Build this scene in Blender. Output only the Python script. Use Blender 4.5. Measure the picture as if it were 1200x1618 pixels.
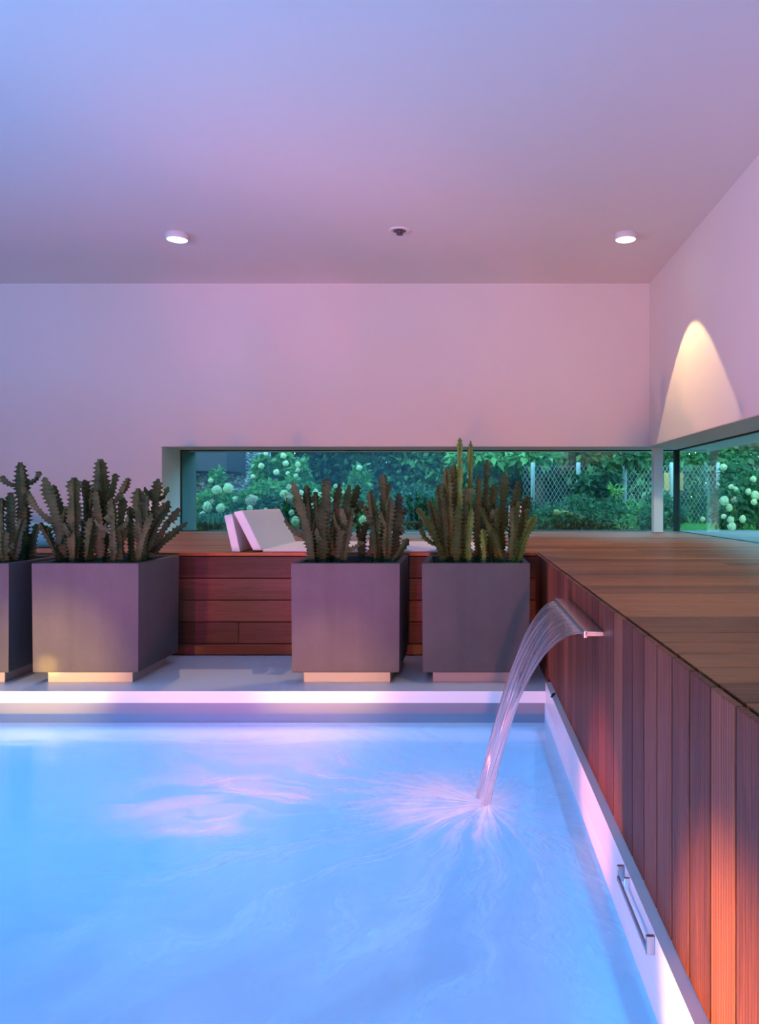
import bpy, bmesh, math, random
import numpy as np
from mathutils import Vector, Matrix

# ------------------------------------------------------------------ scene, camera, world, exposure
for o in list(bpy.data.objects):
    bpy.data.objects.remove(o)
S = bpy.context.scene
COL = S.collection
EYE = 1.06                      # eye height above the pool terrace (z = 0)
F, U0, V0 = 1200.0, 737.0, 790.0
cam_d = bpy.data.cameras.new('camera')
cam = bpy.data.objects.new('camera', cam_d)
COL.objects.link(cam)
cam.location = (0, 0, EYE)
cam.rotation_euler = (math.pi / 2, 0, 0)
cam_d.sensor_fit = 'HORIZONTAL'
cam_d.sensor_width = 36
cam_d.lens = 36.0
cam_d.shift_x = -(U0 - 600) / 1200
cam_d.shift_y = -(809 - V0) / 1200
cam_d.clip_start = 0.05
S.camera = cam

W = bpy.data.worlds.new('dusk_sky')
S.world = W
W.use_nodes = True
wn = W.node_tree.nodes
wl = W.node_tree.links
sky = wn.new('ShaderNodeTexSky')
sky.sky_type = 'NISHITA'
sky.sun_disc = False
sky.sun_elevation = math.radians(22)
sky.sun_rotation = math.radians(200)
sky.ozone_density = 1.0
wl.new(sky.outputs[0], wn['Background'].inputs[0])
wn['Background'].inputs[1].default_value = 2.1

vs = S.view_settings
vs.view_transform = 'Standard'
vs.look = 'None'
vs.exposure = 0.0
vs.gamma = 1.0
vs.use_curve_mapping = False

# main dimensions
CEIL = 3.41
DECK = 0.702
HEAD = 1.645
YW, YG, YO = 8.25, 8.80, 9.30          # back wall face, back glass, outer face
XW, XG, XO = 1.994, 2.44, 2.95         # right wall face, right glass, outer face
XL, YF = -8.0, -4.5                    # left wall, wall behind the camera
XS = 0.469                             # face of the plank wall
YR = 5.163                             # face of the deck riser behind the planters
WATER = -0.14
PY0, PX1 = 4.21, 0.44                  # pool edge at the far and the right side

def P(u, v, Y):
    return Vector(((u - U0) * Y / F, Y, EYE - (v - V0) * Y / F))

# ------------------------------------------------------------------ helpers
def tag(o, label=None, cat=None, group=None, kind=None):
    if label: o['label'] = label
    if cat: o['category'] = cat
    if group: o['group'] = group
    if kind: o['kind'] = kind
    return o

def link(o, parent=None):
    COL.objects.link(o)
    if parent is not None:
        o.parent = parent
    return o

def empty(name, loc, rz=0.0):
    o = bpy.data.objects.new(name, None)
    o.location = loc
    o.rotation_euler = (0, 0, rz)
    o.empty_display_size = 0.1
    return link(o)

def mesh_obj(name, me, mat=None, parent=None, loc=(0, 0, 0), rot=(0, 0, 0)):
    if mat is not None and not me.materials:
        me.materials.append(mat)
    o = bpy.data.objects.new(name, me)
    o.location = loc
    o.rotation_euler = rot
    return link(o, parent)

def pyd(name, verts, faces, smooth=False):
    me = bpy.data.meshes.new(name)
    me.from_pydata([tuple(v) for v in verts], [], [tuple(f) for f in faces])
    if smooth:
        me.polygons.foreach_set('use_smooth', [True] * len(me.polygons))
    me.update()
    return me

def bm_mesh(name, bm, smooth=False):
    me = bpy.data.meshes.new(name)
    bm.normal_update()
    bm.to_mesh(me)
    bm.free()
    if smooth:
        me.polygons.foreach_set('use_smooth', [True] * len(me.polygons))
    return me

def box_bm(bm, x0, x1, y0, y1, z0, z1):
    vs_ = [bm.verts.new(p) for p in ((x0, y0, z0), (x1, y0, z0), (x1, y1, z0), (x0, y1, z0),
                                     (x0, y0, z1), (x1, y0, z1), (x1, y1, z1), (x0, y1, z1))]
    for f in ((3, 2, 1, 0), (4, 5, 6, 7), (0, 1, 5, 4), (1, 2, 6, 5), (2, 3, 7, 6), (3, 0, 4, 7)):
        bm.faces.new([vs_[i] for i in f])

def box_me(name, x0, x1, y0, y1, z0, z1, bevel=0.0, seg=1):
    bm = bmesh.new()
    box_bm(bm, x0, x1, y0, y1, z0, z1)
    if bevel > 0:
        bmesh.ops.bevel(bm, geom=bm.edges[:], offset=bevel, segments=seg, affect='EDGES', profile=0.5)
    return bm_mesh(name, bm)

def lathe_me(name, prof, n=32, smooth=True):
    verts, faces = [], []
    for r, z in prof:
        for i in range(n):
            a = 2 * math.pi * i / n
            verts.append((r * math.cos(a), r * math.sin(a), z))
    for k in range(len(prof) - 1):
        for i in range(n):
            j = (i + 1) % n
            faces.append((k * n + i, k * n + j, (k + 1) * n + j, (k + 1) * n + i))
    me = pyd(name, verts, faces, smooth)
    return me

def tube_into(verts, faces, pts, rad, n=6):
    """append a tube along pts; rad scalar or list"""
    pts = [Vector(p) for p in pts]
    b0 = len(verts)
    m = len(pts)
    for k, p in enumerate(pts):
        t = (pts[min(k + 1, m - 1)] - pts[max(k - 1, 0)]).normalized()
        up = Vector((0, 0, 1)) if abs(t.z) < 0.9 else Vector((0, 1, 0))
        a = t.cross(up).normalized()
        b = a.cross(t)
        r = rad[k] if isinstance(rad, (list, tuple)) else rad
        for i in range(n):
            th = 2 * math.pi * i / n
            verts.append(p + (a * math.cos(th) + b * math.sin(th)) * r)
    for k in range(m - 1):
        for i in range(n):
            j = (i + 1) % n
            faces.append((b0 + k * n + i, b0 + k * n + j, b0 + (k + 1) * n + j, b0 + (k + 1) * n + i))
    faces.append([b0 + i for i in range(n)][::-1])
    faces.append([b0 + (m - 1) * n + i for i in range(n)])

# ------------------------------------------------------------------ materials
class NT:
    def __init__(self, name):
        self.m = bpy.data.materials.new(name)
        self.m.use_nodes = True
        self.t = self.m.node_tree
        self.t.nodes.clear()
        self.out = self.t.nodes.new('ShaderNodeOutputMaterial')
    def n(self, typ, **kw):
        nd = self.t.nodes.new(typ)
        ins = kw.pop('ins', {})
        for k, v in kw.items():
            setattr(nd, k, v)
        for k, v in ins.items():
            self.set(nd.inputs[k], v)
        return nd
    def set(self, sock, v):
        if isinstance(v, bpy.types.NodeSocket):
            self.t.links.new(v, sock)
        elif isinstance(v, bpy.types.Node):
            self.t.links.new(v.outputs[0], sock)
        else:
            if isinstance(v, (tuple, list)) and len(v) == 3 and sock.type == 'RGBA':
                v = (*v, 1)
            sock.default_value = v
    def math(self, op, a, b=None, c=None, clamp=False):
        nd = self.n('ShaderNodeMath', operation=op, use_clamp=clamp)
        self.set(nd.inputs[0], a)
        if b is not None: self.set(nd.inputs[1], b)
        if c is not None: self.set(nd.inputs[2], c)
        return nd.outputs[0]
    def mix(self, fac, a, b, blend='MIX'):
        nd = self.n('ShaderNodeMix', data_type='RGBA', blend_type=blend)
        self.set(nd.inputs[0], fac)
        self.set(nd.inputs[6], a)
        self.set(nd.inputs[7], b)
        return nd.outputs[2]
    def ramp(self, fac, stops):
        nd = self.n('ShaderNodeValToRGB')
        self.set(nd.inputs[0], fac)
        els = nd.color_ramp.elements
        while len(els) < len(stops):
            els.new(0.5)
        for e, (p, c) in zip(els, stops):
            e.position = p
            e.color = (*c, 1) if len(c) == 3 else c
        return nd.outputs[0]
    def maprange(self, v, a, b, c=0.0, d=1.0):
        nd = self.n('ShaderNodeMapRange')
        nd.clamp = True
        for i, x in enumerate((v, a, b, c, d)):
            self.set(nd.inputs[i], x)
        return nd.outputs[0]
    def noise(self, vec, scale, detail=3, rough=0.5, dist=0.0):
        nd = self.n('ShaderNodeTexNoise')
        if vec is not None: self.set(nd.inputs['Vector'], vec)
        for k, v in (('Scale', scale), ('Detail', detail), ('Roughness', rough), ('Distortion', dist)):
            self.set(nd.inputs[k], v)
        return nd.outputs[0]
    def scaled(self, vec, s, loc=None):
        nd = self.n('ShaderNodeVectorMath', operation='MULTIPLY')
        self.set(nd.inputs[0], vec)
        nd.inputs[1].default_value = s
        return nd.outputs[0]
    def addv(self, a, b):
        nd = self.n('ShaderNodeVectorMath', operation='ADD')
        self.set(nd.inputs[0], a)
        self.set(nd.inputs[1], b)
        return nd.outputs[0]
    def bump(self, h, strength, dist):
        nd = self.n('ShaderNodeBump')
        nd.inputs['Strength'].default_value = strength
        nd.inputs['Distance'].default_value = dist
        self.set(nd.inputs['Height'], h)
        return nd.outputs[0]
    def bsdf(self, color, rough=0.5, spec=0.5, metal=0.0, normal=None, **kw):
        nd = self.n('ShaderNodeBsdfPrincipled')
        self.set(nd.inputs['Base Color'], color)
        self.set(nd.inputs['Roughness'], rough)
        self.set(nd.inputs['Specular IOR Level'], spec)
        self.set(nd.inputs['Metallic'], metal)
        if normal is not None: self.set(nd.inputs['Normal'], normal)
        for k, v in kw.items():
            self.set(nd.inputs[k], v)
        return nd.outputs[0]
    def done(self, shader):
        self.t.links.new(shader, self.out.inputs[0])
        return self.m

def mat_plain(name, color, rough=0.6, spec=0.4, metal=0.0, var=0.0, scale=8.0, bump=0.0, bdist=0.002, bscale=60):
    m = NT(name)
    co = m.n('ShaderNodeTexCoord').outputs['Object']
    c = color
    if var > 0:
        nz = m.noise(co, scale, 4)
        c = m.mix(nz, tuple(x * (1 - var) for x in color), tuple(min(1, x * (1 + var)) for x in color))
    nrm = m.bump(m.noise(co, bscale, 3), bump, bdist) if bump > 0 else None
    return m.done(m.bsdf(c, rough, spec, metal, nrm))

def mat_wood(name, axis, dark, mid, light, rough=0.38, groove=0.0137, coat=0.0, gstr=1.0):
    """axis: index of the length axis; cross: index of the axis the grooves step along"""
    m = NT(name)
    tc = m.n('ShaderNodeTexCoord').outputs['Object']
    rnd = m.n('ShaderNodeObjectInfo').outputs['Random']
    off = m.n('ShaderNodeCombineXYZ')
    for i in range(3):
        m.set(off.inputs[i], m.math('MULTIPLY', rnd, 37.0 + 11 * i))
    vec = m.addv(tc, off.outputs[0])
    s = [9.0, 9.0, 9.0]
    s[axis[0]] = 0.55
    nz = m.noise(m.scaled(vec, s), 2.2, 5, 0.6, 0.6)
    s2 = [60.0, 60.0, 60.0]
    s2[axis[0]] = 1.6
    fine = m.noise(m.scaled(vec, s2), 2.0, 4, 0.6)
    rings = m.math('FRACT', m.math('MULTIPLY', nz, 9.0))
    rings = m.math('ABSOLUTE', m.math('SUBTRACT', rings, 0.5))
    f = m.math('ADD', m.math('MULTIPLY', nz, 0.5), m.math('MULTIPLY', fine, 0.45))
    f = m.math('ADD', f, m.math('MULTIPLY', rings, 0.38))
    f = m.math('ADD', f, m.math('MULTIPLY', m.math('SUBTRACT', rnd, 0.5), 0.55))
    col = m.ramp(f, [(0.25, dark), (0.55, mid), (0.9, light)])
    sep = m.n('ShaderNodeSeparateXYZ')
    m.set(sep.inputs[0], tc)
    g = m.math('MULTIPLY', sep.outputs[axis[1]], 2 * math.pi / groove)
    g = m.math('COSINE', g)
    g = m.maprange(g, -1.0, -0.3)
    h = m.math('ADD', g, m.math('MULTIPLY', fine, 0.35))
    nrm = m.bump(h, gstr, 0.0045)
    return m.done(m.bsdf(col, rough, 0.32, 0.0, nrm, **{'Coat Weight': coat, 'Coat Roughness': 0.22}))

def mat_emit(name, color, strength):
    m = NT(name)
    e = m.n('ShaderNodeEmission', ins={'Color': color, 'Strength': strength})
    return m.done(e.outputs[0])

M = {}
M['plaster'] = mat_plain('white_plaster', (0.83, 0.82, 0.81), 0.9, 0.2, var=0.02, scale=1.2, bump=0.15, bdist=0.001, bscale=40)
M['ceiling'] = mat_plain('ceiling_paint', (0.85, 0.845, 0.84), 0.9, 0.2, var=0.015, scale=1.0, bump=0.1, bdist=0.001, bscale=40)
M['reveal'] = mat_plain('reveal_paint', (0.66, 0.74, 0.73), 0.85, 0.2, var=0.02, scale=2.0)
M['outer'] = mat_plain('dark_outer_render', (0.10, 0.15, 0.16), 0.8, 0.2, var=0.1, scale=4.0)
M['terrace'] = mat_plain('white_terrace_coating', (0.86, 0.85, 0.86), 0.32, 0.5, var=0.03, scale=2.0)
M['basin'] = mat_plain('pool_liner', (0.70, 0.84, 0.93), 0.6, 0.3, var=0.02, scale=1.5)
M['concrete'] = None
M['far_band'] = mat_plain('grey_blue_far_band', (0.26, 0.30, 0.38), 0.5, 0.4, var=0.03, scale=3)
M['frame'] = mat_plain('dark_window_frame', (0.012, 0.016, 0.018), 0.45, 0.4)
M['column'] = mat_plain('white_painted_steel', (0.78, 0.78, 0.80), 0.45, 0.5)
M['steel'] = mat_plain('brushed_steel', (0.42, 0.42, 0.45), 0.3, 0.5, metal=1.0, var=0.05, scale=20)
M['chrome'] = mat_plain('satin_chrome', (0.75, 0.75, 0.78), 0.22, 0.5, metal=1.0)
M['head'] = mat_plain('dark_bronze', (0.16, 0.12, 0.15), 0.4, 0.5, metal=0.6)
M['black'] = mat_plain('black_plastic', (0.01, 0.01, 0.012), 0.5, 0.4)
M['white'] = mat_plain('white_upholstery', (0.80, 0.79, 0.78), 0.8, 0.25, var=0.03, scale=6, bump=0.25, bdist=0.001, bscale=250)
M['turquoise'] = mat_plain('turquoise_fabric', (0.28, 0.62, 0.66), 0.85, 0.2, var=0.06, scale=6, bump=0.3, bdist=0.001, bscale=220)
M['soil'] = mat_plain('dark_potting_soil', (0.025, 0.018, 0.014), 0.95, 0.1, var=0.4, scale=30, bump=0.8, bdist=0.01, bscale=60)
M['plinth'] = mat_plain('pale_plinth', (0.42, 0.40, 0.40), 0.6, 0.3, var=0.03, scale=5)
M['understructure'] = mat_plain('black_substructure', (0.008, 0.006, 0.006), 0.9, 0.1)
M['deck'] = mat_wood('deck_hardwood', (0, 1), (0.15, 0.036, 0.009), (0.33, 0.088, 0.022), (0.50, 0.155, 0.045), 0.40, coat=0.05)
M['side'] = mat_wood('cladding_hardwood', (2, 1), (0.10, 0.024, 0.012), (0.20, 0.052, 0.025), (0.30, 0.09, 0.043), 0.5)
M['riser'] = mat_wood('riser_hardwood', (0, 2), (0.050, 0.015, 0.009), (0.10, 0.031, 0.017), (0.16, 0.054, 0.028), 0.5, gstr=0.12)

m = NT('weathered_concrete')
co = m.n('ShaderNodeTexCoord').outputs['Object']
big = m.noise(co, 3.5, 5, 0.6)
fine = m.noise(co, 40, 4, 0.6)
vst = m.noise(m.scaled(co, (14, 14, 1.2)), 1.0, 4, 0.6)
c = m.ramp(m.math('ADD', m.math('MULTIPLY', big, 0.6), m.math('MULTIPLY', vst, 0.4)),
           [(0.3, (0.066, 0.062, 0.063)), (0.7, (0.096, 0.090, 0.090))])
pits = m.maprange(m.noise(co, 90, 2, 0.5), 0.68, 0.74)
sepc = m.n('ShaderNodeSeparateXYZ'); m.set(sepc.inputs[0], co)
low = m.maprange(sepc.outputs[2], -0.10, -0.31)
c = m.mix(m.math('MULTIPLY', pits, m.math('MULTIPLY', low, 0.75)), c, (0.03, 0.028, 0.027))
c = m.mix(m.math('MULTIPLY', fine, 0.15), c, (0.15, 0.145, 0.135))
M['concrete'] = m.done(m.bsdf(c, 0.75, 0.3, 0.0, m.bump(m.math('ADD', fine, m.math('MULTIPLY', pits, -0.8)), 0.25, 0.002)))

def schlick(m, f0):
    lw = m.n('ShaderNodeLayerWeight')
    lw.inputs['Blend'].default_value = 0.5
    f = m.math('POWER', lw.outputs['Facing'], 5.0)
    return m.math('ADD', m.math('MULTIPLY', f, 1.0 - f0), f0)

m = NT('tinted_glass')
tr = m.n('ShaderNodeBsdfTransparent', ins={'Color': (0.62, 0.90, 0.86)})
gl = m.n('ShaderNodeBsdfGlossy', ins={'Color': (1, 1, 1), 'Roughness': 0.015})
mx = m.n('ShaderNodeMixShader')
m.set(mx.inputs[0], schlick(m, 0.05)); m.set(mx.inputs[1], tr.outputs[0]); m.set(mx.inputs[2], gl.outputs[0])
M['glass'] = m.done(mx.outputs[0])

IMPACT = (0.085, 3.0)
m = NT('pool_water')
geo = m.n('ShaderNodeNewGeometry').outputs['Position']
sp = m.n('ShaderNodeSeparateXYZ'); m.set(sp.inputs[0], geo)
dx = m.math('SUBTRACT', sp.outputs[0], IMPACT[0])
dy = m.math('SUBTRACT', sp.outputs[1], IMPACT[1])
r = m.math('SQRT', m.math('ADD', m.math('MULTIPLY', dx, dx), m.math('MULTIPLY', dy, dy)))
th = m.math('ARCTAN2', dy, dx)
warp = m.noise(geo, 2.2, 3, 0.5)
pol = m.n('ShaderNodeCombineXYZ')
m.set(pol.inputs[0], m.math('ADD', m.math('MULTIPLY', th, 3.2), m.math('MULTIPLY', warp, 1.6)))
m.set(pol.inputs[1], m.math('MULTIPLY', r, 0.9))
fil = m.noise(pol.outputs[0], 1.9, 4, 0.55, 0.3)
fil = m.maprange(fil, 0.43, 0.76)
fall = m.maprange(r, 1.9, 0.3)
ang = m.maprange(m.math('COSINE', m.math('SUBTRACT', th, math.radians(-140))), -0.6, 0.6, 0.12, 1.0)
foam = m.math('MULTIPLY', m.math('MULTIPLY', fil, fall), ang)
ex = m.math('MULTIPLY', m.math('ADD', dx, 0.16), 0.62)
ey = m.math('MULTIPLY', m.math('SUBTRACT', dy, 0.10), 1.0)
core = m.maprange(m.math('SQRT', m.math('ADD', m.math('MULTIPLY', ex, ex), m.math('MULTIPLY', ey, ey))), 0.34, 0.04)
core = m.math('MULTIPLY', core, m.maprange(m.noise(geo, 5.0, 4, 0.6, 0.5), 0.25, 0.65))
milk = m.math('ADD', m.math('MULTIPLY', foam, 1.0), m.math('MULTIPLY', core, 0.9))
milk = m.math('ADD', milk, m.math('MULTIPLY', m.maprange(m.noise(m.scaled(geo, (0.6, 1.6, 1)), 1.3, 4), 0.35, 0.75), 0.035))
milk = m.math('ADD', milk, 0.05, clamp=True)
tr = m.n('ShaderNodeBsdfTransparent', ins={'Color': (0.80, 0.94, 1.0)})
tl = m.n('ShaderNodeBsdfTranslucent', ins={'Color': (0.86, 0.93, 0.97)})
df = m.n('ShaderNodeBsdfDiffuse', ins={'Color': (0.86, 0.93, 0.97)})
bl = m.n('ShaderNodeMixShader'); m.set(bl.inputs[0], 0.35); m.set(bl.inputs[1], tl.outputs[0]); m.set(bl.inputs[2], df.outputs[0])
body = m.n('ShaderNodeMixShader'); m.set(body.inputs[0], milk); m.set(body.inputs[1], tr.outputs[0]); m.set(body.inputs[2], bl.outputs[0])
hb = m.noise(m.scaled(geo, (0.8, 2.0, 1)), 2.0, 2, 0.5, 0.5)
nrm = m.bump(hb, 0.2, 0.03)
gl = m.n('ShaderNodeBsdfGlossy', ins={'Color': (1, 1, 1), 'Roughness': 0.16, 'Normal': nrm})
mx = m.n('ShaderNodeMixShader')
m.set(mx.inputs[0], schlick(m, 0.03)); m.set(mx.inputs[1], body.outputs[0]); m.set(mx.inputs[2], gl.outputs[0])
M['water'] = m.done(mx.outputs[0])

m = NT('falling_water')
uv = m.n('ShaderNodeUVMap').outputs[0]
su = m.n('ShaderNodeSeparateXYZ'); m.set(su.inputs[0], uv)
cv = m.n('ShaderNodeCombineXYZ')
m.set(cv.inputs[0], m.math('MULTIPLY', su.outputs[0], 26.0)); m.set(cv.inputs[1], m.math('MULTIPLY', su.outputs[1], 1.3))
st = m.maprange(m.noise(cv.outputs[0], 1.0, 4, 0.6), 0.35, 0.75)
dens = m.math('ADD', m.math('MULTIPLY', st, 0.42), m.math('ADD', 0.10, m.math('MULTIPLY', su.outputs[1], 0.16)))
tr = m.n('ShaderNodeBsdfTransparent', ins={'Color': (0.93, 0.93, 0.97)})
tl = m.n('ShaderNodeBsdfTranslucent', ins={'Color': (0.9, 0.9, 0.95)})
df = m.n('ShaderNodeBsdfDiffuse', ins={'Color': (0.9, 0.9, 0.95)})
ad = m.n('ShaderNodeMixShader'); m.set(ad.inputs[0], 0.5); m.set(ad.inputs[1], tl.outputs[0]); m.set(ad.inputs[2], df.outputs[0])
body = m.n('ShaderNodeMixShader'); m.set(body.inputs[0], dens); m.set(body.inputs[1], tr.outputs[0]); m.set(body.inputs[2], ad.outputs[0])
gl = m.n('ShaderNodeBsdfGlossy', ins={'Color': (1, 1, 1), 'Roughness': 0.12})
mx = m.n('ShaderNodeMixShader')
m.set(mx.inputs[0], schlick(m, 0.07)); m.set(mx.inputs[1], body.outputs[0]); m.set(mx.inputs[2], gl.outputs[0])
M['fall'] = m.done(mx.outputs[0])

def mat_leaf(name, a, b, c, trans=0.35):
    m = NT(name)
    geo = m.n('ShaderNodeNewGeometry')
    nz = m.noise(geo.outputs['Position'], 2.5, 4, 0.65)
    rp = geo.outputs['Random Per Island']
    f = m.math('ADD', m.math('MULTIPLY', nz, 0.6), m.math('MULTIPLY', rp, 0.45))
    col = m.ramp(f, [(0.25, a), (0.52, b), (0.85, c)])
    d = m.bsdf(col, 0.5, 0.35)
    t = m.n('ShaderNodeBsdfTranslucent'); m.set(t.inputs[0], col)
    mx = m.n('ShaderNodeMixShader'); m.set(mx.inputs[0], trans); m.set(mx.inputs[1], d); m.set(mx.inputs[2], t.outputs[0])
    return m.done(mx.outputs[0])

M['leaf_dark'] = mat_leaf('dark_foliage', (0.010, 0.035, 0.018), (0.022, 0.075, 0.035), (0.055, 0.15, 0.06))
M['leaf_mid'] = mat_leaf('mid_foliage', (0.018, 0.065, 0.028), (0.045, 0.15, 0.06), (0.12, 0.30, 0.10))
M['leaf_light'] = mat_leaf('light_foliage', (0.045, 0.14, 0.045), (0.11, 0.32, 0.09), (0.30, 0.56, 0.17))
M['leaf_lime'] = mat_leaf('lime_foliage', (0.10, 0.25, 0.04), (0.20, 0.42, 0.07), (0.35, 0.6, 0.12))
M['grass'] = mat_leaf('grass_blades', (0.07, 0.26, 0.04), (0.12, 0.40, 0.06), (0.22, 0.55, 0.10))
M['bloom'] = mat_leaf('bloom_petals', (0.66, 0.74, 0.36), (0.84, 0.87, 0.58), (0.95, 0.94, 0.80), 0.25)
M['bloom_pink'] = mat_leaf('fading_bloom_petals', (0.55, 0.45, 0.30), (0.72, 0.58, 0.42), (0.82, 0.78, 0.58), 0.25)
M['bark'] = mat_plain('bark', (0.055, 0.042, 0.032), 0.9, 0.1, var=0.5, scale=14, bump=0.7, bdist=0.02, bscale=16)
M['log'] = mat_plain('pale_log_bark', (0.42, 0.32, 0.10), 0.9, 0.1, var=0.35, scale=10, bump=0.6, bdist=0.02, bscale=14)
M['ochre'] = mat_plain('ochre_panel', (0.45, 0.25, 0.08), 0.8, 0.2, var=0.2, scale=8)
M['galv'] = mat_plain('galvanised_wire', (0.34, 0.40, 0.40), 0.5, 0.5, metal=0.2)
M['paving'] = mat_plain('grey_paving', (0.24, 0.25, 0.24), 0.8, 0.3, var=0.08, scale=4)
M['ground'] = mat_plain('garden_soil_and_moss', (0.03, 0.055, 0.02), 0.95, 0.1, var=0.5, scale=5)
M['lawn'] = mat_plain('lawn_base', (0.09, 0.30, 0.05), 0.95, 0.1, var=0.3, scale=12)
m = NT('split_stone')
co = m.n('ShaderNodeTexCoord').outputs['Object']
vo = m.n('ShaderNodeTexVoronoi', ins={'Vector': m.scaled(co, (22, 22, 30)), 'Scale': 1.0})
c = m.ramp(m.n('ShaderNodeSeparateColor', ins={0: vo.outputs['Color']}).outputs[0],
           [(0.0, (0.10, 0.115, 0.15)), (0.6, (0.24, 0.27, 0.33)), (1.0, (0.6, 0.63, 0.7))])
M['stone'] = m.done(m.bsdf(c, 0.8, 0.3, 0.0, m.bump(vo.outputs['Distance'], 1.0, 0.03)))

def mat_cactus(name, a, b, c):
    m = NT(name)
    co = m.n('ShaderNodeTexCoord').outputs['Object']
    rnd = m.n('ShaderNodeObjectInfo').outputs['Random']
    nz = m.noise(co, 12, 4, 0.6)
    f = m.math('ADD', m.math('MULTIPLY', nz, 0.75), m.math('MULTIPLY', rnd, 0.25))
    col = m.ramp(f, [(0.3, a), (0.55, b), (0.8, c)])
    return m.done(m.bsdf(col, 0.6, 0.3, 0.0, m.bump(m.noise(co, 120, 2), 0.3, 0.002)))
M['cactus'] = mat_cactus('olive_cactus_skin', (0.015, 0.028, 0.008), (0.036, 0.060, 0.017), (0.085, 0.082, 0.034))
M['cactus_green'] = mat_cactus('green_cactus_skin', (0.024, 0.036, 0.008), (0.055, 0.080, 0.018), (0.12, 0.125, 0.035))
M['cactus_new'] = mat_cactus('fresh_green_cactus_skin', (0.07, 0.13, 0.02), (0.13, 0.20, 0.035), (0.20, 0.24, 0.06))

# ------------------------------------------------------------------ room shell
def struct(name, me, mat, label=None, loc=(0, 0, 0)):
    o = mesh_obj(name, me, mat, loc=loc)
    o['kind'] = 'structure'
    if label: o['label'] = label
    return o

# ceiling (slab over the whole room)
struct('ceiling', box_me('ceiling', XL - 0.3, XO, YF - 0.3, YO, CEIL, CEIL + 0.3), M['ceiling'], 'smooth white ceiling washed with violet light')
# back wall: solid to the left of the window, header above it
JX = -3.314
bm = bmesh.new()
box_bm(bm, XL - 0.3, JX, YW, YO, -0.2, HEAD)
box_bm(bm, XL - 0.3, XW, YW, YO, HEAD, CEIL)
wb = struct('wall_back', bm_mesh('wall_back', bm), M['plaster'], 'white rear wall above the long low window')
bm = bmesh.new()
box_bm(bm, XW, XO, YF - 0.3, YO, HEAD, CEIL)
struct('wall_right', bm_mesh('wall_right', bm), M['plaster'], 'white right wall hanging above the low side window')
struct('wall_left', box_me('wall_left', XL - 0.3, XL, YF - 0.3, YW, -2.6, CEIL), M['plaster'], 'white left wall out of view')
struct('wall_front', box_me('wall_front', XL, XO, YF - 0.3, YF, -2.6, CEIL), M['plaster'], 'white wall behind the viewer')
# painted soffit and jamb linings of the reveals (thin boards set on the wall)
struct('trim_1', box_me('trim', JX, XG, YW + 0.004, YG, HEAD - 0.006, HEAD), M['reveal'], 'grey soffit lining above the rear window')
struct('trim_2', box_me('trim', XW + 0.004, XG, YF, YW + 0.004, HEAD - 0.006, HEAD), M['reveal'], 'grey soffit lining above the side window')
struct('trim_3', box_me('trim', JX, JX + 0.006, YW + 0.004, YG, DECK, HEAD - 0.006), M['reveal'], 'grey jamb lining at the left end of the rear window')
struct('trim_4', box_me('trim', JX, JX + 0.006, YG + 0.02, YO, DECK - 0.1, HEAD - 0.006), M['outer'], 'dark outer jamb beyond the glass of the rear window')

# windows: one pane each, dark slim frames
def window(name, label, loc, frames, pane):
    e = empty(name, loc)
    tag(e, label, None, kind='structure')
    L = Vector(loc)
    for nm, b in frames:
        mesh_obj(nm, box_me(nm, b[0] - L.x, b[1] - L.x, b[2] - L.y, b[3] - L.y, b[4] - L.z, b[5] - L.z), M['frame'], e)
    mesh_obj('pane', box_me('pane', pane[0] - L.x, pane[1] - L.x, pane[2] - L.y, pane[3] - L.y, pane[4] - L.z, pane[5] - L.z), M['glass'], e)
    return e
ZB, ZT = DECK, HEAD - 0.006
def single_pane(e, corners):
    me = pyd('pane', corners, [(0, 1, 2, 3)])
    return mesh_obj('pane', me, M['glass'], e)
w1 = empty('window_1', (0, YG, DECK)); tag(w1, 'long low rear window looking out on hydrangeas and a wire fence', kind='structure')
h = ZT - ZB
mesh_obj('frame_rail', box_me('frame_rail', JX + 0.006, XG - 0.03, -0.015, 0.015, h - 0.014, h), M['frame'], w1)
mesh_obj('frame_rail', box_me('frame_rail', JX + 0.006, XG - 0.03, -0.015, 0.015, -0.02, 0.004), M['frame'], w1)
mesh_obj('frame_post', box_me('frame_post', JX + 0.006, JX + 0.018, -0.015, 0.015, 0.004, h - 0.014), M['frame'], w1)
mesh_obj('pane', box_me('pane', JX + 0.018, XG - 0.03, -0.004, 0.004, 0.004, h - 0.014), M['glass'], w1)
w2 = empty('window_2', (XG, 0, DECK)); tag(w2, 'long low side window on the right meeting the rear window at the corner', kind='structure')
mesh_obj('frame_rail', box_me('frame_rail', -0.015, 0.015, YF, YG - 0.03, h - 0.014, h), M['frame'], w2)
mesh_obj('frame_rail', box_me('frame_rail', -0.015, 0.015, YF, YG - 0.03, -0.02, 0.004), M['frame'], w2)
mesh_obj('pane', box_me('pane', -0.004, 0.004, YF, YG - 0.03, 0.004, h - 0.014), M['glass'], w2)
mesh_obj('corner_post', box_me('corner_post', -0.03, 0.03, YG - 0.03, YG + 0.03, -0.02, h), M['frame'], w2)
colm = mesh_obj('steel_column', box_me('steel_column', -0.052, 0.052, -0.05, 0.05, 0, ZT - DECK, 0.003), M['column'], loc=(2.128, 8.45, DECK))
tag(colm, 'slim white square column standing on the deck at the window corner', 'column')

# terrace slab behind the pool and its plank-side strip, coping
bm = bmesh.new()
box_bm(bm, XL, XS + 0.03, PY0, YR + 0.05, -0.065, 0.0)
struct('floor', bm_mesh('floor', bm), M['terrace'], 'white pool terrace carrying the row of planters')
bm = bmesh.new()
box_bm(bm, PX1, XS + 0.03, YF, PY0, -0.065, 0.05)
struct('pool_coping', bm_mesh('pool_coping', bm), M['terrace'], 'narrow white coping strip at the foot of the plank wall')

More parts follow.
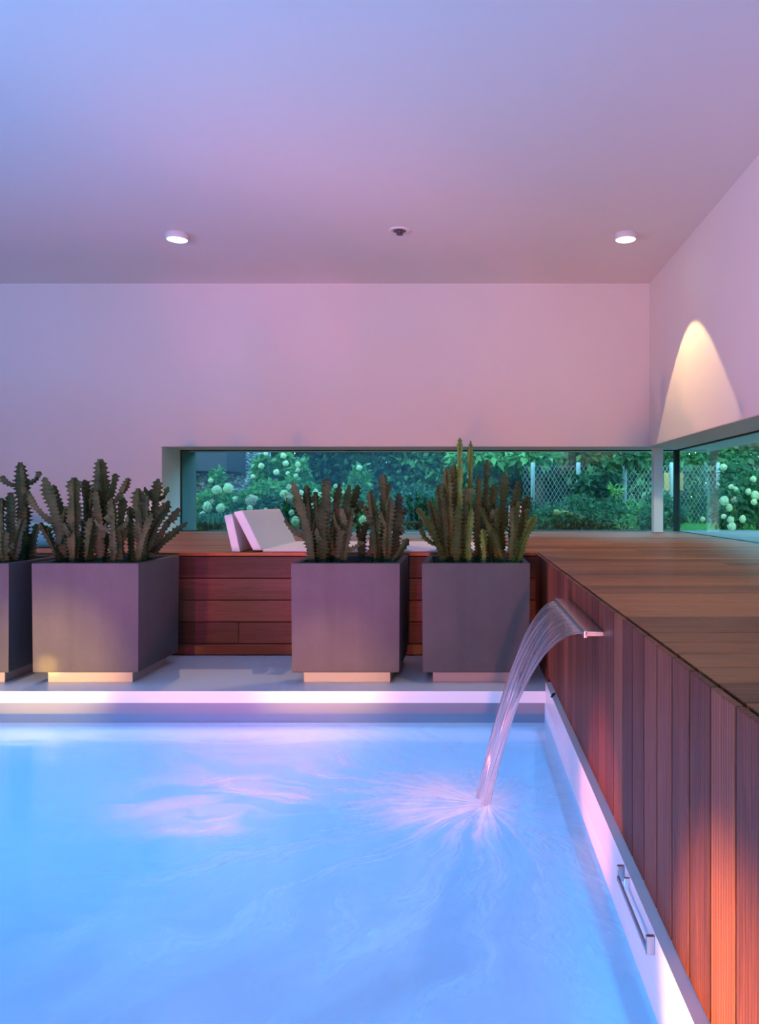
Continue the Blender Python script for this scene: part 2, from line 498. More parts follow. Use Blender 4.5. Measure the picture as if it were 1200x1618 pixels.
# pool basin: walls, ledge, coved floor
def basin():
    """profile marched inward: wall, ledge, inner wall, cove, floor; rounded corner at far right"""
    x1, y1 = PX1, PY0 + 0.05           # outer wall faces
    x0, y0 = XL + 0.1, YF + 0.4
    ZF = -1.25
    rings = []
    def ring(ins, z, rad):
        pts = []
        for (cx, cy, a0) in ((x1 - ins - rad, y1 - ins - rad, 0), (x0 + ins + rad, y1 - ins - rad, 90),
                             (x0 + ins + rad, y0 + ins + rad, 180), (x1 - ins - rad, y0 + ins + rad, 270)):
            for k in range(9):
                a = math.radians(a0 + k * 90 / 8)
                pts.append((cx + rad * math.cos(a), cy + rad * math.sin(a), z))
        return pts
    rings.append(ring(0.0, -0.065, 0.004))
    rings.append(ring(0.0, -0.19, 0.004))
    rings.append(ring(0.045, -0.192, 0.06))
    rings.append(ring(0.06, -0.215, 0.08))
    CR = 0.5
    rings.append(ring(0.07, ZF + CR, 0.09))
    for k in range(1, 9):
        a = math.radians(k * 90 / 8)
        rings.append(ring(0.07 + CR * (1 - math.cos(a)), ZF + CR - CR * math.sin(a), 0.09 + 0.3 * (1 - math.cos(a))))
    n = len(rings[0])
    verts = [p for r_ in rings for p in r_]
    faces = []
    for k in range(len(rings) - 1):
        for i in range(n):
            j = (i + 1) % n
            faces.append((k * n + i, k * n + j, (k + 1) * n + j, (k + 1) * n + i))
    faces.append([(len(rings) - 1) * n + i for i in range(n)])
    me = pyd('pool_basin', verts, faces, True)
    me.polygons[len(me.polygons) - 1].use_smooth = True
    return me
bme = basin()
bme.materials.append(M['basin']); bme.materials.append(M['far_band'])
for p_ in bme.polygons:
    if p_.center.y > PY0 and p_.center.z > -0.15: p_.material_index = 1  # darker grey-blue colour on the far wall above the water
struct('pool_basin', bme, None, 'pale blue lined pool basin with a shallow ledge and rounded corners')
water = mesh_obj('pool_water', pyd('pool_water', [(XL + 0.1, YF + 0.4, 0), (PX1, YF + 0.4, 0), (PX1, PY0 + 0.05, 0), (XL + 0.1, PY0 + 0.05, 0)], [(0, 1, 2, 3)]), M['water'], loc=(0, 0, WATER))
tag(water, 'glowing light blue pool water with foam streaks spreading from the waterfall', 'water', kind='stuff')
# rim around the unseen sides of the pool
bm = bmesh.new()
box_bm(bm, XL, XL + 0.1, YF, PY0, -0.065, 0.0)
box_bm(bm, XL + 0.1, PX1, YF, YF + 0.4, -0.065, 0.0)
struct('pool_rim', bm_mesh('pool_rim', bm), M['terrace'], 'white rim along the near and left sides of the pool')

# ------------------------------------------------------------------ timber deck
deck = empty('deck', (0, 0, 0)); tag(deck, 'raised hardwood deck of grooved boards along the windows', kind='structure')
bm = bmesh.new()
box_bm(bm, XS + 0.018, XG - 0.02, YF, YR + 0.03, 0.052, DECK - 0.03)
box_bm(bm, XS + 0.032, XG - 0.02, YF, YR + 0.03, -0.06, 0.05)
box_bm(bm, XL, JX, YR + 0.03, YW, 0.0, DECK - 0.03)
box_bm(bm, JX, XG + 0.0, YR + 0.03, YG, 0.0, DECK - 0.03)
sub = mesh_obj('substructure', bm_mesh('substructure', bm), M['understructure'], deck)
random.seed(5)
PIT, Y0P = 0.1415, 1.3425
mesh_cache = {}
def plank_me(L):
    k = round(L, 3)
    if k not in mesh_cache:
        mesh_cache[k] = box_me('plank', -L / 2, L / 2, -PIT / 2 + 0.0028, PIT / 2 - 0.0028, -0.022, 0, 0.0015)
        mesh_cache[k].materials.append(M['deck'])
    return mesh_cache[k]
k = -41
while True:
    ya = Y0P + PIT * k
    yb = ya + PIT
    k += 1
    if yb > YG - 0.015: break
    if ya < YF + 0.05: continue
    xa = XS + 0.022 if ya < YR - 0.01 else (XL + 0.02 if yb <= YW else JX + 0.012)
    xb = XG - 0.02
    cuts = [xa]
    if xa < 0:
        joints = [(-5.2, -1.9, 0.72), (-6.1, -3.0, 0.30), (-4.4, -1.1, 1.2)][k % 3]
        cuts += [j for j in joints if j > xa + 0.3]
    elif k % 4 == 1:
        cuts += [1.45]
    cuts.append(xb)
    for a, b in zip(cuts[:-1], cuts[1:]):
        a2, b2 = a + 0.001, b - 0.001
        mesh_obj('plank', plank_me(b2 - a2), None, deck, loc=((a2 + b2) / 2, (ya + yb) / 2, DECK))

# plank wall: vertical boards down to the coping
side = empty('deck_side', (XS, 2, 0)); tag(side, 'reddish plank wall of vertical grooved boards beside the pool', kind='structure')
SP, SY0 = 0.1365, 1.3227
hh = DECK - 0.001 - 0.052
sme = box_me('side_board', 0, 0.016, -SP / 2 + 0.0046, SP / 2 - 0.0046, -hh / 2, hh / 2, 0.0015)
sme.materials.append(M['side'])
hl = DECK - 0.001 - 0.002
sml = box_me('side_board', 0, 0.016, -SP / 2 + 0.0046, SP / 2 - 0.0046, -hl / 2, hl / 2, 0.0015)
sml.materials.append(M['side'])
k = -42
while SY0 + SP * (k + 1) < YR + 0.02:
    yc = SY0 + SP * (k + 0.5)
    k += 1
    if yc < YF + 0.15: continue
    if yc - SP / 2 > PY0 - 0.01:
        mesh_obj('board', sml, None, side, loc=(0, yc - 2, 0.002 + hl / 2))
    else:
        mesh_obj('board', sme, None, side, loc=(0, yc - 2, 0.052 + hh / 2))
# riser: horizontal boards behind the planters
ris = empty('deck_riser', (0, YR, 0)); tag(ris, 'dark timber riser of horizontal boards behind the planters', kind='structure')
RH = 0.1485
row = 0
z = DECK - 0.026
while z > 0.02:
    zb = max(z - RH, 0.004)
    cuts = [XL + 0.01]
    cuts += list([(-5.3, -2.7), (-4.1, -0.62), (-6.0, -3.3), (-4.7, -1.55), (-5.3, -2.7)][row % 5]) + [XS + 0.02]
    for a, b in zip(cuts[:-1], cuts[1:]):
        L = b - a - 0.002
        H = z - zb - 0.005
        mesh_obj('board', box_me('board', -L / 2, L / 2, 0, 0.022, -H / 2, H / 2, 0.0015), M['riser'], ris, loc=((a + b) / 2, 0.005, (z + zb) / 2))
    z = zb
    row += 1
    if zb <= 0.005: break

# ------------------------------------------------------------------ planters
def planter(label, x0, x1, yf=4.36, z0=0.068, z1=0.697):
    w = x1 - x0
    cx, cy = (x0 + x1) / 2, yf + w / 2
    e = empty('planter', (cx, cy, 0)); tag(e, label, 'planter', 'square concrete planters on the pool terrace')
    # hollow tapered body with rim
    hw, hb, wall = w / 2, w / 2 * 0.985, 0.035
    Hc = (z0 + z1) / 2
    def sq(hh_, z_): return [(-hh_, -hh_, z_ - Hc), (hh_, -hh_, z_ - Hc), (hh_, hh_, z_ - Hc), (-hh_, hh_, z_ - Hc)]
    rings = [sq(hb - 0.004, z0), sq(hb, z0 + 0.004), sq(hw, z1 - 0.004), sq(hw - 0.004, z1), sq(hw - wall + 0.003, z1), sq(hw - wall, z1 - 0.004), sq(hw - wall - 0.004, z1 - 0.09)]
    verts = [p for r_ in rings for p in r_]
    faces = [(3, 2, 1, 0)]
    for q in range(len(rings) - 1):
        for i in range(4):
            j = (i + 1) % 4
            faces.append((q * 4 + i, q * 4 + j, (q + 1) * 4 + j, (q + 1) * 4 + i))
    q = (len(rings) - 1) * 4
    faces.append((q, q + 1, q + 2, q + 3))
    mesh_obj('body', pyd('planter_body', verts, faces), M['concrete'], e, loc=(0, 0, Hc))
    mesh_obj('plinth', box_me('plinth', -hw + 0.06, hw - 0.06, -hw + 0.06, hw - 0.06, 0, z0, 0.003), M['plinth'], e)
    # lumpy soil
    n = 14
    rr = random.Random(int(cx * 1000))
    vs_, fs_ = [], []
    a = hw - wall - 0.004
    for i in range(n + 1):
        for j in range(n + 1):
            vs_.append((-a + 2 * a * i / n, -a + 2 * a * j / n, z1 - 0.045 + rr.uniform(-0.008, 0.012)))
    for i in range(n):
        for j in range(n):
            b = i * (n + 1) + j
            fs_.append((b, b + n + 1, b + n + 2, b + 1))
    mesh_obj('soil', pyd('soil', vs_, fs_, True), M['soil'], e)
    return e
planter('concrete planter cut off by the left edge of the view', -3.245, -2.627)
planter('concrete planter with a yellow glow on its front, second from the left', -2.496, -1.882)
planter('mauve-lit concrete planter, second from the right', -1.006, -0.3815)
planter('slate-blue concrete planter beside the waterfall', -0.254, 0.367)

# ------------------------------------------------------------------ cacti
def stem_mesh(pts, rad, rnd, ribs=4, twist=0.6, tip=True):
    """ribbed, toothed succulent stem along a smooth path; returns verts, faces"""
    pts = [Vector(p) for p in pts]
    # resample a quadratic through the points
    def ev(t):
        if len(pts) == 2: return pts[0].lerp(pts[1], t)
        a, b, c = pts
        cc = b * 2 - (a + c) * 0.5
        return a * (1 - t) ** 2 + cc * 2 * t * (1 - t) + c * t * t
    L = sum((ev((i + 1) / 20) - ev(i / 20)).length for i in range(20))
    nr = max(8, int(L / 0.0076))
    verts, faces = [], []
    nv = ribs * 2
    a0 = rnd.uniform(0, 6.28)
    ph = rnd.uniform(0, 6.28)
    segs = max(1.0, L / 0.17)
    for k in range(nr + 1):
        t = k / nr
        p = ev(t)
        d = (ev(min(1, t + 0.02)) - ev(max(0, t - 0.02))).normalized()
        up = Vector((1, 0, 0)) if abs(d.z) > 0.8 else Vector((0, 0, 1))
        A = d.cross(up).normalized()
        B = A.cross(d)
        env = 0.62 + 0.38 * min(1, t * 3.0)                    # narrower foot
        env *= 1.0 + 0.17 * math.sin(2 * math.pi * segs * t + ph)   # growth constrictions
        if tip and t > 0.9:
            env *= max(0.28, math.sqrt(max(0.0, 1 - ((t - 0.9) / 0.1) ** 2)) )
        tooth = (1.42, 1.02, 0.86)[k % 3]
        for i in range(nv):
            th = a0 + twist * t + math.pi * 2 * i / nv
            r_ = rad * env * ((tooth * rnd.uniform(0.88, 1.12)) if i % 2 == 0 else 0.50)
            q = p + (A * math.cos(th) + B * math.sin(th)) * r_
            if i % 2 == 0 and k % 3 == 0: q = q + d * 0.004
            verts.append(q)
    for k in range(nr):
        for i in range(nv):
            j = (i + 1) % nv
            faces.append((k * nv + i, k * nv + j, (k + 1) * nv + j, (k + 1) * nv + i))
    faces.append([nr * nv + i for i in range(nv)])
    return verts, faces

def cactus(label, base, stems, mat, seed, x0, x1, zsoil=0.645):
    """stems: (u_top, v_top, u_base, width_px, depth 0..1, [branches (u,v, u_joint, v_joint, w)], material)"""
    rnd = random.Random(seed)
    e = empty('candelabra_cactus', base)
    tag(e, label, 'cactus', 'cacti growing in the concrete planters')
    B = Vector(base)
    xa, xb = x0 + 0.035, x1 - 0.035          # inner faces of the planter
    for s in stems:
        ut, vt, ub, w, dep = s[:5]
        brs = s[5] if len(s) > 5 else []
        mt = M[s[6]] if len(s) > 6 and s[6] else mat
        rad = w * 4.64 / F / 2 * 1.12
        Yb = 4.47 + 0.34 * dep
        Yt = Yb + rnd.uniform(-0.04, 0.04)
        top = P(ut, vt, Yt)
        bx = (ub - U0) * Yb / F
        bot = Vector((min(max(bx, xa + rad * 1.1), xb - rad * 1.1), Yb, zsoil))
        lean = abs(bot.x - top.x)
        mid = bot.lerp(top, 0.45) + Vector(((bot.x - top.x) * 0.14 + rnd.uniform(-0.014, 0.014), rnd.uniform(-0.02, 0.02), 0))
        v_, f_ = stem_mesh([p - B for p in (bot, mid, top)], rad, rnd, ribs=rnd.choice((3, 4, 4)), twist=rnd.uniform(-0.9, 0.9))
        so = mesh_obj('stem', pyd('stem', v_, f_), mt, e)
        def br(jt, tp, r_):
            md = jt.lerp(tp, 0.5) + Vector(((tp.x - jt.x) * 0.15, 0, -0.012))
            v_, f_ = stem_mesh([p - B for p in (jt, md, tp)], r_, rnd, ribs=3)
            mesh_obj('branch', pyd('branch', v_, f_), mt, so)
        for (bu, bv, ju, jv, bw) in brs:
            jt = P(ju, jv, (Yb + Yt) / 2)
            # start the branch on the stem's own axis at that height
            tz = min(1.0, max(0.0, (jt.z - bot.z) / (top.z - bot.z)))
            ax = bot.lerp(top, tz) + (mid - bot.lerp(top, 0.45)) * (4 * tz * (1 - tz))
            br(ax, P(bu, bv, Yt + rnd.uniform(-0.03, 0.03)), bw * 4.64 / F / 2 * 1.1)
        # short side shoots
        if w >= 10 and not (len(s) > 6 and s[6]):
            for _ in range(rnd.choice((0, 1, 1, 2))):
                tz = rnd.uniform(0.35, 0.8)
                ax = bot.lerp(top, tz) + (mid - bot.lerp(top, 0.45)) * (4 * tz * (1 - tz))
                an = rnd.choice((-1, 1))
                br(ax, ax + Vector((an * rnd.uniform(0.018, 0.045), rnd.uniform(-0.05, 0.03), rnd.uniform(0.04, 0.11))), rad * rnd.uniform(0.5, 0.75))
    return e

cactus('dark olive candelabra cactus in the planter cut by the left edge', (-2.94, 4.67, 0.655), [
    (32, 731, 36, 17, 0.45, [(3, 752, 26, 770, 8), (64, 745, 44, 768, 8)]),
    (17, 778, 20, 13, 0.3, []),
    (3, 787, 6, 13, 0.2, []),
    (37, 820, 38, 11, 0.1, []),
    (58, 828, 45, 9, 0.6, []),
    (52, 842, 40, 9, 0.8, []),
    (-18, 760, -12, 15, 0.5, [(-36, 775, -20, 792, 8)]),
    (-30, 800, -24, 12, 0.2, []),
    (-52, 745, -48, 15, 0.5, []),
    (-74, 785, -64, 12, 0.3, []),
    (-95, 812, -82, 11, 0.4, []),
    (8, 838, 14, 11, 0.05, []),
    (-6, 818, -4, 11, 0.7, [])], M['cactus'], 11, -3.245, -2.627)
cactus('tall dark candelabra cactus in the yellow-glowing planter', (-2.19, 4.67, 0.655), [
    (70, 754, 90, 15, 0.3, [(47, 780, 84, 832, 9), (104, 800, 82, 842, 7)]),
    (84, 766, 97, 10, 0.6, []),
    (63, 826, 94, 10, 0.15, []),
    (117, 755, 115, 16, 0.25, []),
    (133, 758, 143, 13, 0.7, [(147, 770, 142, 812, 9)]),
    (159, 726, 163, 19, 0.55, [(182, 748, 170, 800, 11), (203, 755, 172, 806, 10)]),
    (152, 775, 156, 14, 0.3, []),
    (176, 787, 178, 11, 0.05, [(151, 820, 176, 840, 6), (203, 817, 180, 838, 7)]),
    (195, 786, 192, 12, 0.8, []),
    (145, 818, 140, 12, 0.1, []),
    (131, 838, 128, 10, 0.5, []),
    (218, 772, 221, 15, 0.3, []),
    (230, 780, 234, 10, 0.2, []),
    (205, 800, 208, 11, 0.6, []),
    (250, 757, 238, 14, 0.6, [(229, 770, 246, 794, 6), (266, 770, 250, 792, 7)]),
    (267, 792, 253, 12, 0.4, []),
    (283, 803, 262, 11, 0.5, []),
    (296, 826, 266, 9, 0.4, []),
    (190, 830, 190, 10, 0.1, []),
    (240, 812, 240, 10, 0.1, []),
    (105, 838, 106, 11, 0.6, [])], M['cactus'], 12, -2.496, -1.882)
cactus('brown-green knobbly cactus in the mauve-lit planter', (-0.69, 4.67, 0.655), [
    (464, 762, 493, 14, 0.25, [(452, 820, 484, 850, 8)]),
    (484, 767, 498, 11, 0.5, []),
    (499, 777, 505, 9, 0.8, []),
    (516, 756, 514, 15, 0.4, []),
    (508, 800, 510, 13, 0.15, []),
    (537, 765, 528, 12, 0.6, []),
    (552, 766, 533, 11, 0.3, []),
    (566, 766, 537, 12, 0.5, [(573, 792, 552, 815, 9)]),
    (556, 802, 541, 12, 0.1, [(572, 855, 546, 870, 8)]),
    (585, 776, 595, 13, 0.3, [(578, 800, 594, 832, 8)]),
    (605, 750, 605, 13, 0.55, [(617, 764, 606, 790, 8)]),
    (617, 785, 612, 13, 0.25, []),
    (631, 780, 620, 15, 0.45, []),
    (645, 852, 616, 9, 0.2, []),
    (527, 830, 526, 11, 0.7, []),
    (575, 835, 572, 12, 0.75, []),
    (590, 838, 586, 10, 0.5, [])], M['cactus'], 13, -1.006, -0.3815)
cactus('dense green cactus with tall slender tips beside the waterfall', (0.056, 4.67, 0.655), [
    (659, 803, 701, 11, 0.2, [(664, 835, 690, 862, 7)]),
    (678, 790, 704, 11, 0.5, []),
    (693, 766, 706, 12, 0.3, []),
    (705, 740, 711, 12, 0.5, []),
    (717, 735, 719, 12, 0.6, []),
    (727, 692, 731, 8, 0.55, [], 'cactus_new'),
    (744, 697, 738, 7, 0.6, [], 'cactus_new'),
    (738, 770, 733, 12, 0.3, []),
    (757, 752, 757, 12, 0.6, []),
    (770, 726, 766, 8, 0.7, []),
    (746, 804, 744, 10, 0.05, [], 'cactus_new'),
    (763, 836, 764, 9, 0.05, [], 'cactus_new'),
    (782, 765, 778, 12, 0.8, []),
    (798, 748, 792, 13, 0.5, []),
    (758, 800, 800, 11, 0.12, []),
    (788, 800, 788, 9, 0.3, []),
    (820, 760, 809, 13, 0.4, []),
    (835, 784, 816, 12, 0.5, []),
    (847, 815, 821, 10, 0.3, [], 'cactus_new'),
    (813, 800, 806, 12, 0.1, []),
    (724, 800, 722, 12, 0.1, []),
    (690, 815, 700, 10, 0.7, [])], M['cactus_green'], 14, -0.254, 0.367)

# ------------------------------------------------------------------ daybed and cushions on the deck
db = empty('daybed', (-0.6, 5.72, DECK)); tag(db, 'low white daybed with a propped backrest on the deck', 'daybed')
def slab(name, a_bot, a_top, th, y0, y1, mat):
    """slab leaning in x: a_bot, a_top = x,z of its right face at bottom and top, th thickness in x"""
    (xb, zb), (xt, zt) = a_bot, a_top
    vs_ = []
    for y in (y0, y1):
        vs_ += [(xb, y, zb), (xt, y, zt), (xt - th, y, zt - 0.012), (xb - th, y, zb)]
    fs_ = [(0, 1, 2, 3), (7, 6, 5, 4), (0, 4, 5, 1), (1, 5, 6, 2), (2, 6, 7, 3), (3, 7, 4, 0)]
    bm = bmesh.new()
    bv = [bm.verts.new(p) for p in vs_]
    for f in fs_: bm.faces.new([bv[i] for i in f])
    bmesh.ops.recalc_face_normals(bm, faces=bm.faces)
    bmesh.ops.bevel(bm, geom=bm.edges[:], offset=0.006, segments=2, affect='EDGES', profile=0.5)
    return bm_mesh(name, bm)
bl = Vector((-0.6, 5.72, DECK))
Y1, Y2 = 5.22, 6.27
mesh_obj('backrest', slab('backrest', (-1.405 - bl.x, 0.012), (-1.54 - bl.x, 0.287), 0.062, Y1 - bl.y, Y2 - bl.y, M['white']), M['white'], db)
mesh_obj('support_panel', slab('support_panel', (-1.555 - bl.x, 0.0), (-1.612 - bl.x, 0.262), 0.055, Y1 - bl.y, Y2 - bl.y, M['white']), M['white'], db)
mesh_obj('mattress', box_me('mattress', -1.40 - bl.x, 0.30 - bl.x, Y1 - bl.y, Y2 - bl.y, 0, 0.018, 0.005, 2), M['white'], db)

def cushion(name, label, loc, sx, sy, sz, mat, rot=(0, 0, 0)):
    bm = bmesh.new()
    bmesh.ops.create_cube(bm, size=2)
    bmesh.ops.subdivide_edges(bm, edges=bm.edges[:], cuts=7, use_grid_fill=True)
    for v in bm.verts:
        x, y, z_ = v.co
        p = (abs(x) ** 2.6 + abs(y) ** 2.6)
        k_ = max(0.0, 1 - (max(abs(x), abs(y))) ** 4)
        v.co = Vector((x * sx * (1 - 0.05 * (1 - abs(y))), y * sy * (1 - 0.05 * (1 - abs(x))), z_ * sz * (0.18 + 0.82 * k_ ** 0.5)))
    o = mesh_obj(name, bm_mesh(name, bm, True), mat, loc=loc, rot=rot)
    return tag(o, label, 'cushion')
cushion('scatter_cushion', 'pale turquoise cushion propped on the deck behind the yellow-glowing planter', (-3.12, 5.72, DECK + 0.092), 0.15, 0.10, 0.05, M['turquoise'], (math.radians(68), 0, math.radians(12)))
cushion('scatter_cushion', 'pale lavender-lit cushion glimpsed through the rightmost cactus', (0.385, 5.9, DECK + 0.155), 0.06, 0.16, 0.045, M['white'], (math.radians(84), 0, math.radians(-20)))

# ------------------------------------------------------------------ waterfall spout and water sheet
sp_ = empty('waterfall_spout', (XS, 3.015, 0.604)); tag(sp_, 'flat steel waterfall spout jutting from the plank wall', 'spout')
SL = (2.58, 3.45)
mesh_obj('blade', box_me('blade', -0.062, 0.0, SL[0] - 3.015, SL[1] - 3.015, -0.008, 0.008, 0.002), M['chrome'], sp_)
mesh_obj('lip', box_me('lip', -0.068, -0.056, SL[0] - 3.015, SL[1] - 3.015, -0.014, 0.010, 0.002), M['chrome'], sp_)
def sheet():
    ns, nt = 72, 44
    T = math.sqrt(2 * (0.604 - WATER + 0.005) / 9.81)
    verts, faces, uvs = [], [], []
    rnd = random.Random(3)
    phs = [rnd.uniform(0, 6.28) for _ in range(6)]
    for j in range(nt + 1):
        t = j / nt
        tt = T * t
        ya = 2.59 + (2.955 - 2.59) * (t ** 1.25)
        yb = 3.44 + (3.09 - 3.44) * (t ** 1.25)
        for i in range(ns + 1):
            s = i / ns
            rip = 0.010 * (0.4 + t) * math.sin(s * 2 * math.pi * 9 + 1.2 * math.sin(3 * t + phs[0])) + 0.006 * math.sin(s * 2 * math.pi * 21 + phs[1] + 2 * t)
            vx = 0.86 + 0.05 * math.sin(s * 7 + phs[2])
            x = 0.402 - vx * tt + rip * min(1, t * 5) * 0.8
            z_ = 0.603 - 0.5 * 9.81 * tt * tt + rip * min(1, t * 5) * 0.6
            verts.append((x, ya + (yb - ya) * s, z_))
            uvs.append((s, t))
    for j in range(nt):
        for i in range(ns):
            a = j * (ns + 1) + i
            faces.append((a, a + 1, a + ns + 2, a + ns + 1))
    me = pyd('water_sheet', verts, faces, True)
    ul = me.uv_layers.new(name='UVMap')
    for lp in me.loops:
        ul.data[lp.index].uv = uvs[lp.vertex_index]
    return me
ws = mesh_obj('waterfall_sheet', sheet(), M['fall'])
tag(ws, 'thin curved sheet of falling water with fine ridges pouring into the pool', 'waterfall', kind='stuff')

# grab rail on the pool wall, black clip on the coping corner
gr = empty('grab_rail', (PX1, 1.93, 0.0)); tag(gr, 'slim steel grab rail on the right pool wall below the planks', 'handrail')
yc = 1.93
mesh_obj('bar', box_me('bar', -0.020, -0.014, 1.775 - yc, 2.115 - yc, 0.002, 0.016, 0.0015), M['steel'], gr)
for y_ in (1.768, 2.108):
    mesh_obj('mount', box_me('mount', -0.020, 0.0, y_ - yc, y_ + 0.010 - yc, 0.0, 0.044, 0.0015), M['steel'], gr)
mesh_obj('bracket', box_me('bracket', -0.016, 0.0, 2.035 - yc, 2.043 - yc, 0.014, 0.046, 0.001), M['chrome'], gr)
v_, f_ = [], []
tube_into(v_, f_, [(-0.012, -0.012, -0.006), (0.0, 0.0, 0.006), (0.010, 0.012, 0.008)], [0.005, 0.007, 0.004], 8)
clip = mesh_obj('cable_clip', pyd('cable_clip', v_, f_, True), M['black'], loc=(PX1 + 0.008, 3.90, 0.056))
tag(clip, 'tiny black clip on the coping where the plank wall meets the far pool edge', 'clip')

# ------------------------------------------------------------------ ceiling fittings
def spot_light(name, loc, target, energy, color, size_deg, blend, rad, parent=None):
    d = bpy.data.lights.new(name, 'SPOT')
    d.energy = energy; d.color = color; d.spot_size = math.radians(size_deg); d.spot_blend = blend; d.shadow_soft_size = rad
    o = bpy.data.objects.new(name, d)
    o.location = loc
    o.rotation_euler = (Vector(target) - Vector(loc)).to_track_quat('-Z', 'Y').to_euler()
    return link(o, parent)
def disk_light(name, loc, direction, energy, color, rad, parent=None, spread=180):
    d = bpy.data.lights.new(name, 'AREA')
    d.shape = 'DISK'; d.size = rad * 2; d.energy = energy; d.color = color; d.spread = math.radians(spread)
    o = bpy.data.objects.new(name, d)
    o.location = loc
    o.rotation_euler = Vector(direction).to_track_quat('-Z', 'Y').to_euler()
    return link(o, parent)

WARM = (1.0, 0.64, 0.27)
M['lens'] = mat_emit('lit_lamp_lens', (1.0, 0.86, 0.70), 9.0)
def downlight(label, x, y, en=125.0):
    e = empty('ceiling_spotlight', (x, y, CEIL)); tag(e, label, 'ceiling light', 'surface-mounted ceiling spotlights')
    mesh_obj('housing', lathe_me('housing', [(0.0, 0.0), (0.095, 0.0), (0.098, -0.003), (0.098, -0.05), (0.094, -0.054), (0.088, -0.054), (0.086, -0.04), (0.0, -0.038)]), M['column'], e)
    mesh_obj('lens', lathe_me('lens', [(0.086, -0.047), (0.06, -0.056), (0.03, -0.060), (0.0, -0.061)]), M['lens'], e)
    spot_light('beam', (0, 0, -0.075), (0, 0, -3), en, WARM, 79, 0.04, 0.02, e)
    return e
downlight('round white ceiling spotlight glowing above the yellow-glowing planter', P(280, 370, 6.71).x, 6.71)
downlight('round white ceiling spotlight glowing near the right wall', 1.41, 6.71)
downlight('round white ceiling spotlight further left out of view', -6.53, 6.71)
downlight('added unseen ceiling spotlight warming the deck near the viewer', 1.35, 2.55, 75.0)  # extra unseen fitting added to warm the near deck and right wall
e = empty('ceiling_sprinkler', (P(632, 364, 6.62).x, 6.62, CEIL)); tag(e, 'small recessed sprinkler head in the ceiling between the two spotlights', 'sprinkler')
mesh_obj('ring', lathe_me('ring', [(0.055, 0.0), (0.095, 0.0), (0.098, -0.004), (0.092, -0.009), (0.058, -0.009), (0.055, -0.004)]), M['ceiling'], e)
mesh_obj('head', lathe_me('head', [(0.055, -0.003), (0.05, -0.012), (0.022, -0.014), (0.020, -0.03), (0.03, -0.033), (0.03, -0.038), (0.0, -0.042)]), M['head'], e)

# ------------------------------------------------------------------ pool lamps
def pool_lamp(label, loc, direction, energy, color, rad=0.11):
    e = empty('pool_lamp', loc); tag(e, label, 'pool lamp', 'underwater lamps')
    q = Vector(direction).to_track_quat('Z', 'Y').to_euler()
    r_ = mesh_obj('bezel', lathe_me('bezel', [(rad, 0.0), (rad + 0.035, 0.0), (rad + 0.033, 0.022), (rad + 0.004, 0.026), (rad, 0.02)]), M['steel'], e, rot=q)
    l_ = mesh_obj('lens', lathe_me('lens', [(rad, 0.012), (rad * 0.5, 0.014), (0.0, 0.014)]), mat_emit('lamp_lens', color, 3.0), e, rot=q)
    dv = Vector(direction).normalized()
    if energy: disk_light('beam', dv * 0.035, direction, energy, color, rad, e)
    return e
ZFL = -1.25
BLUE = (0.09, 0.45, 1.0)
PINK = (1.0, 0.25, 0.10)
MAGENTA = (1.0, 0.12, 0.62)
pk = pool_lamp('pink pool-floor lamp before the gap between the planters', (-0.88, 2.29, -0.98), (-0.15, 0.8, 0.67), None, PINK)
spot_light('beam', (-0.004, 0.03, 0.022), (-0.154, 0.83, 0.692), 200, (1.0, 0.14, 0.42), 60, 0.9, 0.09, pk)
pk = pool_lamp('added unseen pink lamp in the right pool wall tinting the waterfall foam', (PX1 - 0.085, 2.25, -0.75), (-0.5, 0.85, 0.6), None, PINK, 0.06)  # extra underwater lamp added to turn the impact foam pink
spot_light('beam', (-0.02, 0.03, 0.022), (-0.52, 0.88, 0.62), 75, PINK, 45, 1.0, 0.05, pk)
for lb, loc, dr, en in [
        ('blue pool lamp in the near wall towards the right', (-1.2, YF + 0.485, -0.62), (0, 1, 0.25), 37),
        ('blue pool lamp in the middle of the near wall', (-3.7, YF + 0.485, -0.62), (0, 1, 0.25), 37),
        ('blue pool lamp in the near wall towards the left', (-6.2, YF + 0.485, -0.62), (0, 1, 0.25), 37),
        ('blue pool lamp in the right wall below the frame', (PX1 - 0.085, 0.7, -0.62), (-1, 0, 0.25), 46),
        ('blue pool lamp in the right wall near the viewer', (PX1 - 0.085, -2.0, -0.62), (-1, 0, 0.25), 46),
        ('blue pool lamp in the left wall towards the far end', (XL + 0.185, 2.4, -0.62), (1, 0, 0.25), 46),
        ('blue pool lamp in the left wall near the viewer', (XL + 0.185, -0.8, -0.62), (1, 0, 0.25), 46)]:
    pool_lamp(lb, loc, dr, en, BLUE)
for lb, x, y, en in [('blue pool-floor lamp close to the far edge', -2.6, 1.6, 41), ('blue pool-floor lamp below the viewer', -0.7, -0.4, 41), ('blue pool-floor lamp in the middle of the pool', -4.4, 0.2, 41), ('blue pool-floor lamp at the near end', -2.6, -2.2, 41)]:
    pool_lamp(lb, (x, y, ZFL + 0.005), (0, 0, 1), en, BLUE)
def added_rim_lamp(label, loc, target, energy, color, size_deg, rad=0.02):  # unseen lamps added to tint the walls, planters and planks
    e = empty('added_rim_spot', loc); tag(e, label, 'spotlight', 'added unseen lights on the pool rim')
    dv = (Vector(target) - Vector(loc)).normalized()
    q = dv.to_track_quat('Z', 'Y').to_euler()
    mesh_obj('housing', lathe_me('housing', [(0.0, -0.05), (0.025, -0.05), (0.03, -0.045), (0.03, 0.0), (0.024, 0.002), (0.022, -0.012), (0.0, -0.014)], 20), M['steel'], e, rot=q)
    spot_light('beam', dv * 0.01, Vector(target) - Vector(loc), energy, color, size_deg, 1.0, rad, e)
    return e
YEL = (1.0, 0.62, 0.08)
